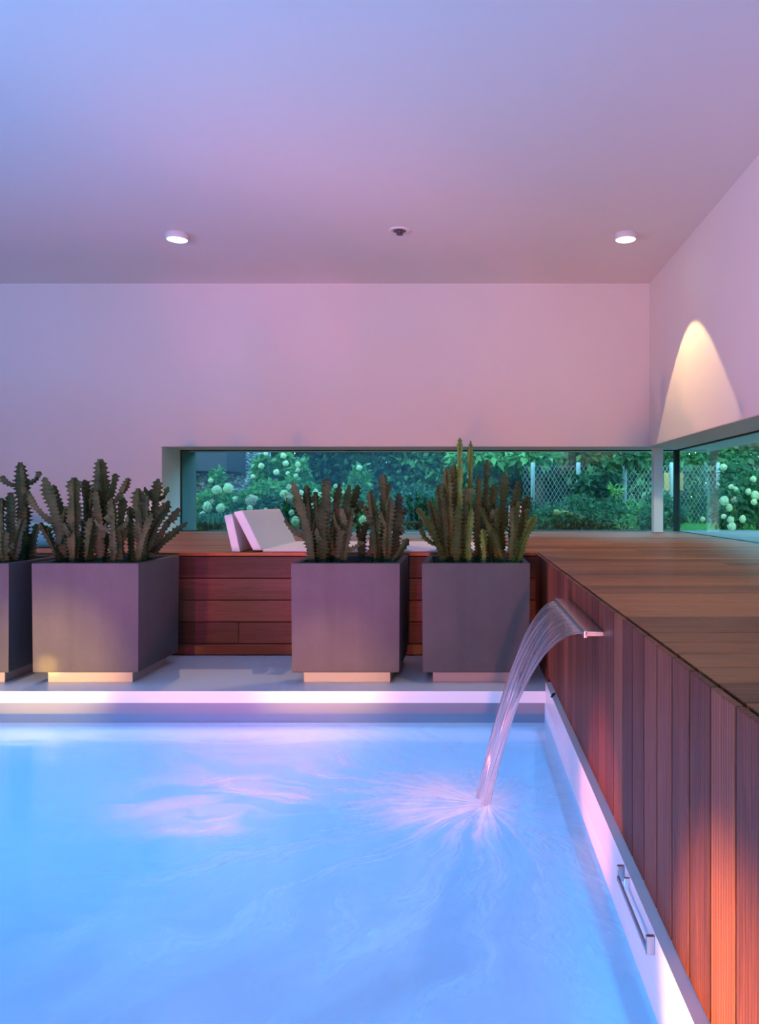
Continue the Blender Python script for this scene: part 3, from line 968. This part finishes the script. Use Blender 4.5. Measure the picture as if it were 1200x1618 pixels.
added_rim_lamp('added unseen pink floodlight left of the viewer washing the rear wall', (-3.2, YF + 0.36, 0.05), (-2.6, YW, 2.3), 1500, PINK, 46, 0.12)
added_rim_lamp('added unseen pink floodlight behind the viewer washing the rear wall', (-0.3, YF + 0.36, 0.05), (0.6, YW, 2.3), 1350, PINK, 46, 0.12)
added_rim_lamp('added unseen amber spot yellowing the feet of the two left planters', (-3.0, YF + 0.36, 0.03), (-2.4, 4.36, 0.09), 5600, YEL, 7.2)
added_rim_lamp('added unseen amber spot yellowing the foot of the third planter', (-1.4, YF + 0.36, 0.03), (-0.8, 4.36, 0.03), 2300, YEL, 6.4)
added_rim_lamp('added unseen magenta spot tinting the two left planters', (-2.3, YF + 0.36, 0.05), (-2.35, 4.36, 0.42), 1500, MAGENTA, 10, 0.05)
added_rim_lamp('added unseen magenta spot tinting the third planter', (-0.9, YF + 0.36, 0.05), (-0.8, 4.36, 0.42), 1000, MAGENTA, 9, 0.05)
added_rim_lamp('added unseen peach floodlight on the left side warming the right wall', (XL + 0.06, 1.2, 0.06), (XW, 6.0, 2.5), 1100, (1.0, 0.34, 0.22), 36, 0.08)
added_rim_lamp('added unseen narrow amber spot imitating a caustic glint on a planter', (-2.7, YF + 0.36, 0.03), (-2.41, 4.36, 0.105), 9000, YEL, 1.1)  # added beam imitates a caustic spot thrown by the water
added_rim_lamp('added unseen pink floodlight on the left side reddening the plank wall', (XL + 0.06, 0.2, 0.06), (XS, 2.6, 0.4), 1050, (1.0, 0.17, 0.13), 40, 0.06)
ORANGE = (1.0, 0.46, 0.03)
added_rim_lamp('added unseen orange spot on the left side for the glow at the foot of the near planks', (XL + 0.06, 1.0, 0.06), (XS, 1.30, 0.05), 15000, ORANGE, 6.6)
added_rim_lamp('added unseen red-orange spot on the left side for the glow on the planks below the spout', (XL + 0.06, 2.2, 0.06), (XS, 2.62, 0.04), 4200, (1.0, 0.20, 0.04), 5.4)

# ------------------------------------------------------------------ garden
GZ = 0.60
struct('garden_ground', box_me('garden_ground', -14, 16, YO + 0.01, 24, GZ - 0.2, GZ), M['ground'], 'planting soil of the garden outside')
struct('garden_ground_side', box_me('garden_ground_side', XO + 0.01, 16, -22, YO, GZ - 0.2, GZ), M['ground'], 'planting soil outside the side window')
struct('lawn', box_me('lawn', 3.2, 9.0, 9.6, 19.0, GZ, GZ + 0.02), M['lawn'], 'green lawn strip outside the window corner')
struct('garden_path', box_me('garden_path', XO + 0.005, 3.7, -16, 9.9, GZ, DECK - 0.03), M['paving'], 'grey paving strip outside the side window')
struct('garden_path_rear', box_me('garden_path_rear', JX + 0.03, XO, YG + 0.035, 9.75, GZ - 0.1, DECK - 0.03), M['paving'], 'grey paving strip outside the rear window')
struct('garden_sill', box_me('garden_sill', XG + 0.035, XO, -16, YG + 0.03, GZ - 0.1, DECK - 0.03), M['paving'], 'grey sill strip under the side window')

def leaves_me(name, blobs, n, size, flat=0.35, droop=0.0, seed=1, shell=0.45, aspect=0.5):
    """n leaves over ellipsoid blobs [(cx,cy,cz, rx,ry,rz)]; each a folded quad"""
    rg = np.random.default_rng(seed)
    bl_ = np.array(blobs, float)
    vol = bl_[:, 3] * bl_[:, 4] * bl_[:, 5]
    vol = vol ** 0.75
    idx = rg.choice(len(bl_), n, p=vol / vol.sum())
    d = rg.normal(size=(n, 3)); d /= np.linalg.norm(d, axis=1)[:, None]
    r_ = (shell + (1 - shell) * rg.random(n)) ** (1 / 1.5)
    c_ = bl_[idx, :3] + d * r_[:, None] * bl_[idx, 3:6]
    ax = d * flat + rg.normal(size=(n, 3)) * 0.7
    ax[:, 2] -= droop
    ax /= np.linalg.norm(ax, axis=1)[:, None]
    nr = rg.normal(size=(n, 3)) * 0.6 + np.array([0, -0.3, 0.9])
    sd = np.cross(ax, nr); sd /= np.linalg.norm(sd, axis=1)[:, None] + 1e-9
    up = np.cross(sd, ax)
    s = size * (0.6 + 0.8 * rg.random(n))[:, None]
    v = np.empty((n, 4, 3))
    v[:, 0] = c_
    v[:, 1] = c_ + ax * s * 0.45 + sd * s * aspect * 0.5 + up * s * 0.1
    v[:, 2] = c_ + ax * s - up * s * 0.05
    v[:, 3] = c_ + ax * s * 0.45 - sd * s * aspect * 0.5 + up * s * 0.1
    me = bpy.data.meshes.new(name)
    me.vertices.add(n * 4)
    me.vertices.foreach_set('co', v.reshape(-1))
    me.loops.add(n * 4)
    me.loops.foreach_set('vertex_index', np.arange(n * 4, dtype=np.int32))
    me.polygons.add(n)
    me.polygons.foreach_set('loop_start', np.arange(0, n * 4, 4, dtype=np.int32))
    me.update(calc_edges=True)
    return me

def bloom_me(name, seed, r=1.0, n=150, zs=1.0):
    """a panicle head: petals facing outward on an ellipsoid, unit radius"""
    rg = random.Random(seed)
    v_, f_ = [], []
    for k in range(n):
        zz = 1 - 2 * (k + 0.5) / n
        a = k * 2.399963 + rg.uniform(-0.2, 0.2)
        q = math.sqrt(1 - zz * zz)
        rr = rg.uniform(0.86, 1.06)
        nrm = Vector((q * math.cos(a), q * math.sin(a), zz))
        taper = 1.0 - 0.25 * max(0, zz)
        p = Vector((nrm.x * taper, nrm.y * taper, nrm.z * zs)) * rr
        t1 = nrm.orthogonal().normalized()
        t1.rotate(Matrix.Rotation(rg.uniform(0, 6.28), 3, nrm))
        t2 = nrm.cross(t1)
        s = 0.22
        b = len(v_)
        v_ += [p + t1 * s - nrm * 0.05, p + t2 * s + nrm * 0.02, p - t1 * s - nrm * 0.05, p - t2 * s + nrm * 0.02]
        f_.append((b, b + 1, b + 2, b + 3))
    return pyd(name, v_, f_)
BLM = [bloom_me('bloom', s, zs=z_) for s, z_ in ((1, 1.0), (2, 1.15), (3, 0.9))]
for me in BLM: me.materials.append(M['bloom'])
BLP = [bloom_me('bloom', s, zs=z_) for s, z_ in ((4, 1.0), (5, 1.1))]
for me in BLP: me.materials.append(M['bloom_pink'])

def hydrangea(label, base, blobs, nleaf, blooms, size=0.10, mat='leaf_light', seed=1, canes=None, group='hydrangeas in the garden'):
    """blobs in world coords; blooms: (u, v, r_px, Y, pink?)"""
    e = empty('hydrangea_bush', base); tag(e, label, 'shrub', group)
    B = Vector(base)
    rnd = random.Random(seed)
    me = leaves_me('foliage', [(b[0] - B.x, b[1] - B.y, b[2] - B.z, b[3], b[4], b[5]) for b in blobs], nleaf, size, 0.6, 0.15, seed, 0.3, 0.55)
    fo = mesh_obj('foliage', me, M[mat], e); fo['kind'] = 'stuff'
    for b in blobs:
        top = Vector((b[0], b[1], b[2] + b[5] * 0.6)) - B
        v_, f_ = [], []
        tube_into(v_, f_, [(rnd.uniform(-0.08, 0.08), rnd.uniform(-0.08, 0.08), 0), top * 0.5 + Vector((rnd.uniform(-0.05, 0.05), 0, 0)), top], [0.012, 0.009, 0.005], 5)
        mesh_obj('stem', pyd('stem', v_, f_, True), M['bark'], e)
    for (u, v, rp, Y, pink) in blooms:
        c_ = P(u, v, Y) - B
        lst = BLP if pink else BLM
        o = mesh_obj('bloom', rnd.choice(lst), None, e, loc=c_, rot=(rnd.uniform(-0.5, 0.5), rnd.uniform(-0.5, 0.5), rnd.uniform(0, 6)))
        o.scale = (rp * Y / F,) * 3
    return e

def pb(u, v, Y, ru, rv, ry):
    p = P(u, v, Y)
    return (p.x, p.y, p.z, ru * Y / F, ry, rv * Y / F)

# left hydrangea border
hydrangea('hydrangea bush with lime-white blooms at the left end of the rear window', (-3.9, 10.9, GZ),
          [pb(340, 800, 10.8, 34, 26, 0.3), pb(318, 812, 10.7, 18, 22, 0.25), pb(345, 760, 11.0, 10, 22, 0.12), pb(375, 806, 10.7, 26, 22, 0.3)], 2400,
          [(343, 774, 8, 10.6, 0), (361, 771, 8, 10.55, 0), (320, 814, 5.5, 10.4, 0), (328, 801, 8, 10.5, 0), (335, 794, 6, 10.6, 0), (349, 803, 7.5, 10.4, 0),
           (309, 787, 4, 10.6, 0), (371, 789, 5, 10.5, 0), (333, 759, 4, 10.8, 0)], 0.085, 'leaf_light', 21)
hydrangea('hydrangea bush with a fading pink bloom just above the daybed backrest', (-3.0, 11.0, GZ),
          [pb(405, 800, 10.9, 34, 28, 0.3), pb(425, 780, 11.1, 26, 20, 0.3)], 1700,
          [(397, 791, 9, 10.5, 1), (395, 803, 5, 10.4, 0), (420, 806, 4, 10.4, 0), (404, 787, 4, 10.6, 0)], 0.085, 'leaf_light', 22)
hydrangea('tall upright hydrangea with leaf whorls before the stone wall', (-3.1, 11.9, GZ),
          [pb(413, 730 + 14 * k_, 11.8, 13 + 1.5 * k_, 8, 0.14) for k_ in range(7)], 1500,
          [(413, 736, 5, 11.6, 0), (400, 753, 4, 11.6, 0), (420, 717, 3.5, 11.7, 0)], 0.09, 'leaf_light', 23)
hydrangea('second tall upright hydrangea carrying small white panicles', (-2.8, 12.0, GZ),
          [pb(449, 724 + 14 * k_, 11.9, 12 + 1.6 * k_, 8, 0.14) for k_ in range(8)], 1600,
          [(448, 720, 5, 11.7, 0), (452, 732, 5, 11.7, 0), (437, 746, 5, 11.6, 0), (455, 748, 3.5, 11.6, 0)], 0.09, 'leaf_light', 24)
hydrangea('hydrangea heavy with white blooms behind the mauve-lit planter', (-2.3, 10.8, GZ),
          [pb(460, 790, 10.8, 22, 34, 0.3), pb(490, 795, 10.8, 30, 30, 0.3), pb(475, 750, 11.0, 14, 26, 0.16)], 2200,
          [(457, 771, 5.5, 10.6, 0), (449, 780, 7, 10.5, 0), (456, 787, 8, 10.5, 1), (471, 734, 4.5, 10.8, 0), (471, 743, 4, 10.8, 0), (468, 752, 4, 10.8, 0),
           (467, 823, 7, 10.4, 0), (461, 810, 5, 10.5, 0), (477, 781, 6, 10.4, 0), (505, 783, 6, 10.4, 0), (490, 800, 6, 10.4, 0), (499, 778, 5, 10.5, 0), (512, 812, 6, 10.4, 0)], 0.085, 'leaf_light', 25)
hydrangea('hydrangea with white blooms seen between the stems of the brown-green cactus', (-1.5, 10.9, GZ),
          [pb(545, 798, 10.9, 36, 30, 0.3), pb(570, 760, 11.1, 16, 28, 0.2), pb(585, 812, 10.8, 22, 22, 0.3)], 2000,
          [(568, 739, 5, 10.8, 0), (524, 790, 5, 10.5, 0), (548, 797, 6, 10.5, 0), (575, 822, 8, 10.4, 0), (540, 778, 5, 10.6, 0), (531, 768, 4, 10.6, 0), (586, 800, 5, 10.5, 0), (556, 815, 5, 10.4, 0)], 0.085, 'leaf_light', 26)
# right hand hydrangeas outside the side window
hydrangea('hydrangea with round white blooms outside the side window', (3.95, 10.2, GZ),
          [pb(1155, 800, 10.2, 34, 36, 0.4), pb(1185, 785, 10.3, 32, 44, 0.4), pb(1165, 760, 10.6, 24, 34, 0.3)], 2600,
          [(1191, 757, 5, 10.0, 0), (1156, 769, 4.5, 10.0, 0), (1163, 773, 4, 10.0, 0), (1183, 777, 5, 9.9, 0), (1194, 783, 7, 9.8, 0), (1145, 791, 7.5, 9.8, 0),
           (1153, 802, 5.5, 9.8, 0), (1192, 793, 5, 9.7, 0), (1161, 790, 6, 9.9, 1), (1144, 816, 4.5, 9.7, 0), (1155, 821, 6, 9.7, 0), (1174, 820, 5.5, 9.7, 0), (1157, 832, 7, 9.6, 0), (1111, 820, 4, 9.9, 0), (1144, 738, 5.5, 10.3, 0)], 0.085, 'leaf_mid', 27)

def shrub(name, label, base, blobs, n, size, mat, seed, cat='shrub', group=None, trunk=None):
    e = empty(name, base); tag(e, label, cat, group)
    B = Vector(base)
    me = leaves_me('foliage', [(b[0] - B.x, b[1] - B.y, b[2] - B.z, b[3], b[4], b[5]) for b in blobs], n, size, 0.5, 0.2, seed, 0.25, 0.5)
    fo = mesh_obj('foliage', me, M[mat], e); fo['kind'] = 'stuff'
    v_, f_ = [], []
    r_ = trunk or 0.02
    c_ = Vector(blobs[0][:3]) - B
    tube_into(v_, f_, [(0, 0, 0), (c_.x * 0.4 + 0.03, c_.y * 0.4, c_.z * 0.5), (c_.x, c_.y, c_.z + blobs[0][5] * 0.5)], [r_, r_ * 0.8, r_ * 0.5], 8)
    mesh_obj('trunk' if trunk else 'stem', pyd('trunk', v_, f_, True), M['bark'], e)
    return e

# ornamental grass clump at lower left of the window
def grass_clump(label, base, n, h, seed):
    rg = random.Random(seed)
    v_, f_ = [], []
    for k_ in range(n):
        a = rg.uniform(0, 6.28); r0 = rg.uniform(0, 0.08); rr = rg.uniform(0.12, 0.42) ; hh_ = h * rg.uniform(0.6, 1.1)
        d = Vector((math.cos(a), math.sin(a), 0)); s = Vector((-d.y, d.x, 0)) * 0.006
        p0 = d * r0; p1 = d * (r0 + rr * 0.5) + Vector((0, 0, hh_ * 0.85)); p2 = d * (r0 + rr) + Vector((0, 0, hh_ * 0.6))
        b = len(v_)
        v_ += [p0 - s, p0 + s, p1 + s, p1 - s, p2]
        f_ += [(b, b + 1, b + 2, b + 3), (b + 3, b + 2, b + 4)]
    o = mesh_obj('ornamental_grass', pyd('ornamental_grass', v_, f_), M['leaf_mid'], loc=base)
    return tag(o, label, 'grass plant', 'ornamental grasses')
grass_clump('arching blue-green grass tuft at the lower left corner of the rear window', (-3.78, 10.0, GZ), 220, 0.34, 3)
grass_clump('arching grass tuft beside the daybed backrest, under the hydrangeas', (-3.35, 10.05, GZ), 200, 0.32, 4)

# stone wall and dark canopy behind the left border
sw = mesh_obj('stone_wall', box_me('stone_wall', -9.0, -3.45, 13.0, 13.4, GZ, 4.2), M['stone'])
tag(sw, 'blue-grey split stone wall behind the left hydrangeas', 'wall')
cn = mesh_obj('wall_canopy', box_me('wall_canopy', -7.5, -3.76, 11.95, 12.95, 1.51, 2.1, 0.01), mat_plain('dark_plum_cladding', (0.06, 0.05, 0.07), 0.7, 0.3, var=0.1))
tag(cn, 'dark plum box canopy jutting from the stone wall', 'canopy')

# trees and hedges
shrub('garden_tree', 'dark tree behind the two tall hydrangeas', (-3.0, 15.0, GZ), [(-3.0, 15.0, 2.4, 1.3, 0.9, 1.7), (-1.9, 15.2, 1.6, 1.1, 0.8, 1.2), (-3.6, 15.0, 1.2, 1.0, 0.7, 0.8)], 8500, 0.16, 'leaf_dark', 31, 'tree', 'trees beyond the border', 0.11)
shrub('garden_tree', 'mid green tree behind the brown-green cactus', (-0.9, 15.4, GZ), [(-0.9, 15.4, 2.2, 1.3, 0.9, 1.4), (-0.2, 15.1, 1.3, 1.1, 0.7, 0.9), (-1.6, 15.2, 1.2, 0.9, 0.7, 0.8)], 6500, 0.15, 'leaf_mid', 32, 'tree', 'trees beyond the border', 0.12)
shrub('garden_tree', 'dark tree with a mossy trunk right of the tall cactus tips', (1.35, 14.2, GZ), [(1.3, 14.4, 2.7, 1.4, 1.0, 1.25), (2.4, 14.6, 2.3, 1.1, 0.8, 1.0)], 5200, 0.17, 'leaf_mid', 33, 'tree', 'trees beyond the border', 0.13)
shrub('garden_tree', 'dark shady tree filling the background right of centre', (0.9, 16.8, GZ), [(0.9, 16.8, 2.0, 2.2, 0.8, 1.9), (3.0, 16.9, 2.0, 1.8, 0.8, 1.9)], 9000, 0.17, 'leaf_dark', 34, 'tree', 'trees beyond the border', 0.12)
shrub('garden_tree', 'leafy tree rising behind the wire fence', (4.1, 14.6, GZ), [(4.1, 14.6, 1.9, 1.4, 0.8, 1.7), (5.4, 14.8, 1.8, 1.2, 0.8, 1.6)], 7000, 0.15, 'leaf_mid', 35, 'tree', 'trees beyond the border', 0.10)
shrub('garden_tree', 'dark tree outside the side window at the right edge', (6.6, 13.2, GZ), [(6.5, 13.4, 2.0, 1.3, 0.9, 1.9), (5.6, 12.6, 1.4, 0.9, 0.8, 1.1), (7.1, 12.4, 1.8, 0.85, 0.9, 1.7)], 12000, 0.16, 'leaf_dark', 36, 'tree', 'trees beyond the border', 0.11)
shrub('garden_hedge', 'tall dark hedge closing off the far end of the garden', (0, 19.0, GZ), [(x_, 19.0, 2.0, 1.6, 0.7, 2.4) for x_ in range(-10, 8, 2)], 38000, 0.24, 'leaf_dark', 37, 'hedge')
shrub('garden_hedge', 'tall dark hedge along the right side of the garden', (8.8, 9.0, GZ), [(8.8, y_, 2.0, 0.7, 1.6, 2.4) for y_ in range(-18, 18, 2)], 30000, 0.22, 'leaf_dark', 38, 'hedge')
shrub('garden_hedge', 'added hedge behind the building, hiding bright sky from the mirrored view', (6.0, -20.0, GZ), [(x_, -20.0, 2.0, 1.4, 0.7, 2.4) for x_ in (3.3, 4.9, 6.5, 7.9)], 26000, 0.26, 'leaf_dark', 42, 'hedge')  # added to block bright sky reflected in the rear glass
# overhanging pale leaves near the top of the window
shrub('overhanging_branch', 'light green leafy branch hanging in at the top of the rear window', (1.2, 12.6, GZ), [pb(745, 722, 12.4, 38, 10, 0.3), pb(850, 722, 12.4, 40, 13, 0.3), pb(800, 730, 12.6, 30, 10, 0.3)], 650, 0.17, 'leaf_light', 39, 'tree', None, 0.03)
shrub('climbing_vine', 'vine with broad drooping leaves climbing the wire fence', (2.2, 12.0, GZ), [pb(965, 745, 11.85, 12, 16, 0.1), pb(955, 775, 11.85, 14, 18, 0.1), pb(935, 770, 11.85, 22, 22, 0.1), pb(1000, 722, 11.85, 26, 7, 0.1)], 520, 0.17, 'leaf_mid', 40, 'vine', None, 0.02)
shrub('young_shrub', 'bright lime leafed sprig in front of the wire fence', (2.0, 11.4, GZ), [pb(975, 778, 11.4, 8, 7, 0.1), pb(968, 771, 11.4, 4, 3, 0.1)], 40, 0.10, 'leaf_lime', 41)
low = [('low leafy shrub right of the waterside cactus', 870, 815, 'leaf_mid', 51), ('low leafy shrub beyond the pale log', 915, 800, 'leaf_mid', 52), ('low leafy shrub under the vine', 960, 808, 'leaf_mid', 53),
       ('low glossy shrub left of the white column', 1005, 812, 'leaf_light', 54), ('low leafy shrub behind the white column', 1045, 800, 'leaf_mid', 55)]
for lb, u, v, mt, sd in low:
    p = P(u, v, 10.9)
    shrub('ground_shrub', lb, (p.x, p.y, GZ), [pb(u, v + 6, 10.9, 34, 26, 0.35), pb(u - 16, v + 18, 10.4, 24, 18, 0.3), pb(u + 14, v + 14, 10.6, 24, 20, 0.3)], 2300, 0.065, mt, sd, 'shrub', 'low shrubs before the wire fence')
shrub('ground_shrub', 'low shrub glimpsed between the two right cacti', (-0.75, 11.6, GZ), [pb(650, 800, 11.6, 34, 34, 0.4), pb(690, 806, 11.6, 30, 30, 0.4)], 2600, 0.08, 'leaf_mid', 56)
shrub('ground_shrub', 'low shrub behind the tall slender cactus tips', (0.4, 11.6, GZ), [pb(770, 806, 11.6, 44, 30, 0.4), pb(820, 808, 11.6, 30, 26, 0.4)], 2600, 0.07, 'leaf_dark', 57)

# pale log
v_, f_ = [], []
la, lb = P(876, 809, 10.35), P(921, 819, 10.25)
tube_into(v_, f_, [Vector((0, 0, 0)), (lb - la) * 0.5 + Vector((0, 0, 0.012)), lb - la], [0.042, 0.045, 0.04], 10)
lg = mesh_obj('fallen_log', pyd('fallen_log', v_, f_, True), M['log'], loc=la)
tag(lg, 'pale yellowish log lying in the low shrubs beyond the glass', 'log')

# chain link fence
FY, FZT = 12.0, P(0, 735, 12.0).z
fe = empty('wire_fence', (3.2, FY, GZ)); tag(fe, 'chain-link wire fence with round grey posts', 'fence')
fx0, fx1 = 0.9, 6.6
v_, f_ = [], []
pitch = 0.066
hgt = FZT - GZ
slope = 1.7
run = hgt / slope
def wire(a, b, r_):
    d = (b - a).normalized(); s = Vector((-d.z, 0, d.x)) * r_; q = Vector((0, r_, 0))
    i = len(v_)
    v_.extend([a + s, a + q, a - s, b + s, b + q, b - s])
    f_.extend([(i, i + 1, i + 4, i + 3), (i + 1, i + 2, i + 5, i + 4), (i + 2, i, i + 3, i + 5)])
x_ = fx0 - run
while x_ < fx1:
    for sgn in (1, -1):
        a = Vector((x_, 0, 0)); b = Vector((x_ + run, 0, hgt))
        if sgn < 0: a, b = Vector((x_ + run, 0, 0)), Vector((x_, 0, hgt))
        # clip to the fence ends
        def cl(p, q):
            for lim, s_ in ((fx0, 1), (fx1, -1)):
                if (p.x - lim) * s_ < 0 and (q.x - lim) * s_ > 0:
                    p = p.lerp(q, (lim - p.x) / (q.x - p.x))
            return p
        if max(a.x, b.x) > fx0 and min(a.x, b.x) < fx1:
            a2, b2 = cl(a, b), cl(b, a)
            wire(a2 - Vector((3.2, 0, 0)), b2 - Vector((3.2, 0, 0)), 0.0024)
    x_ += pitch
wm = mesh_obj('wire_mesh', pyd('wire_mesh', v_, f_), M['galv'], fe); wm['kind'] = 'stuff'
for u in (843, 915, 989, 1063, 1137):
    xx = (u - U0) * FY / F
    mesh_obj('post', lathe_me('post', [(0.0, 0), (0.035, 0), (0.035, hgt + 0.03), (0.025, hgt + 0.045), (0.0, hgt + 0.05)], 12), M['galv'], fe, loc=(xx - 3.2, 0.05, 0))
# ochre panel in place of an unidentified yellow patch
ob = empty('ochre_panel', (P(1064, 775, 12.6).x, 12.6, GZ)); tag(ob, 'small ochre panel on a post behind the wire fence', 'board')
zc = P(0, 761, 12.6).z - GZ
mesh_obj('panel', box_me('panel', -0.15, 0.17, -0.012, 0.012, zc - 0.15, zc + 0.15, 0.003), M['ochre'], ob)
mesh_obj('post', box_me('post', -0.02, 0.02, 0.012, 0.05, 0, zc, 0.002), M['bark'], ob)

# lawn blades (uncountable)
rg = np.random.default_rng(9)
n = 9000
bx, by = rg.uniform(3.8, 5.6, n), rg.uniform(9.95, 11.9, n)
hgt_ = rg.uniform(0.03, 0.07, n); an = rg.uniform(0, 6.28, n)
v = np.empty((n, 3, 3))
v[:, 0] = np.stack([bx - 0.006 * np.cos(an), by - 0.006 * np.sin(an), np.full(n, GZ + 0.018)], 1)
v[:, 1] = np.stack([bx + 0.006 * np.cos(an), by + 0.006 * np.sin(an), np.full(n, GZ + 0.018)], 1)
v[:, 2] = np.stack([bx + 0.02 * np.sin(an), by + 0.02 * np.cos(an), GZ + 0.02 + hgt_], 1)
me = pyd('grass_blades', v.reshape(-1, 3), np.arange(n * 3).reshape(-1, 3).tolist())
gb = mesh_obj('grass_blades', me, M['grass'])
tag(gb, 'short green grass of the lawn outside the window corner', 'grass', kind='stuff')
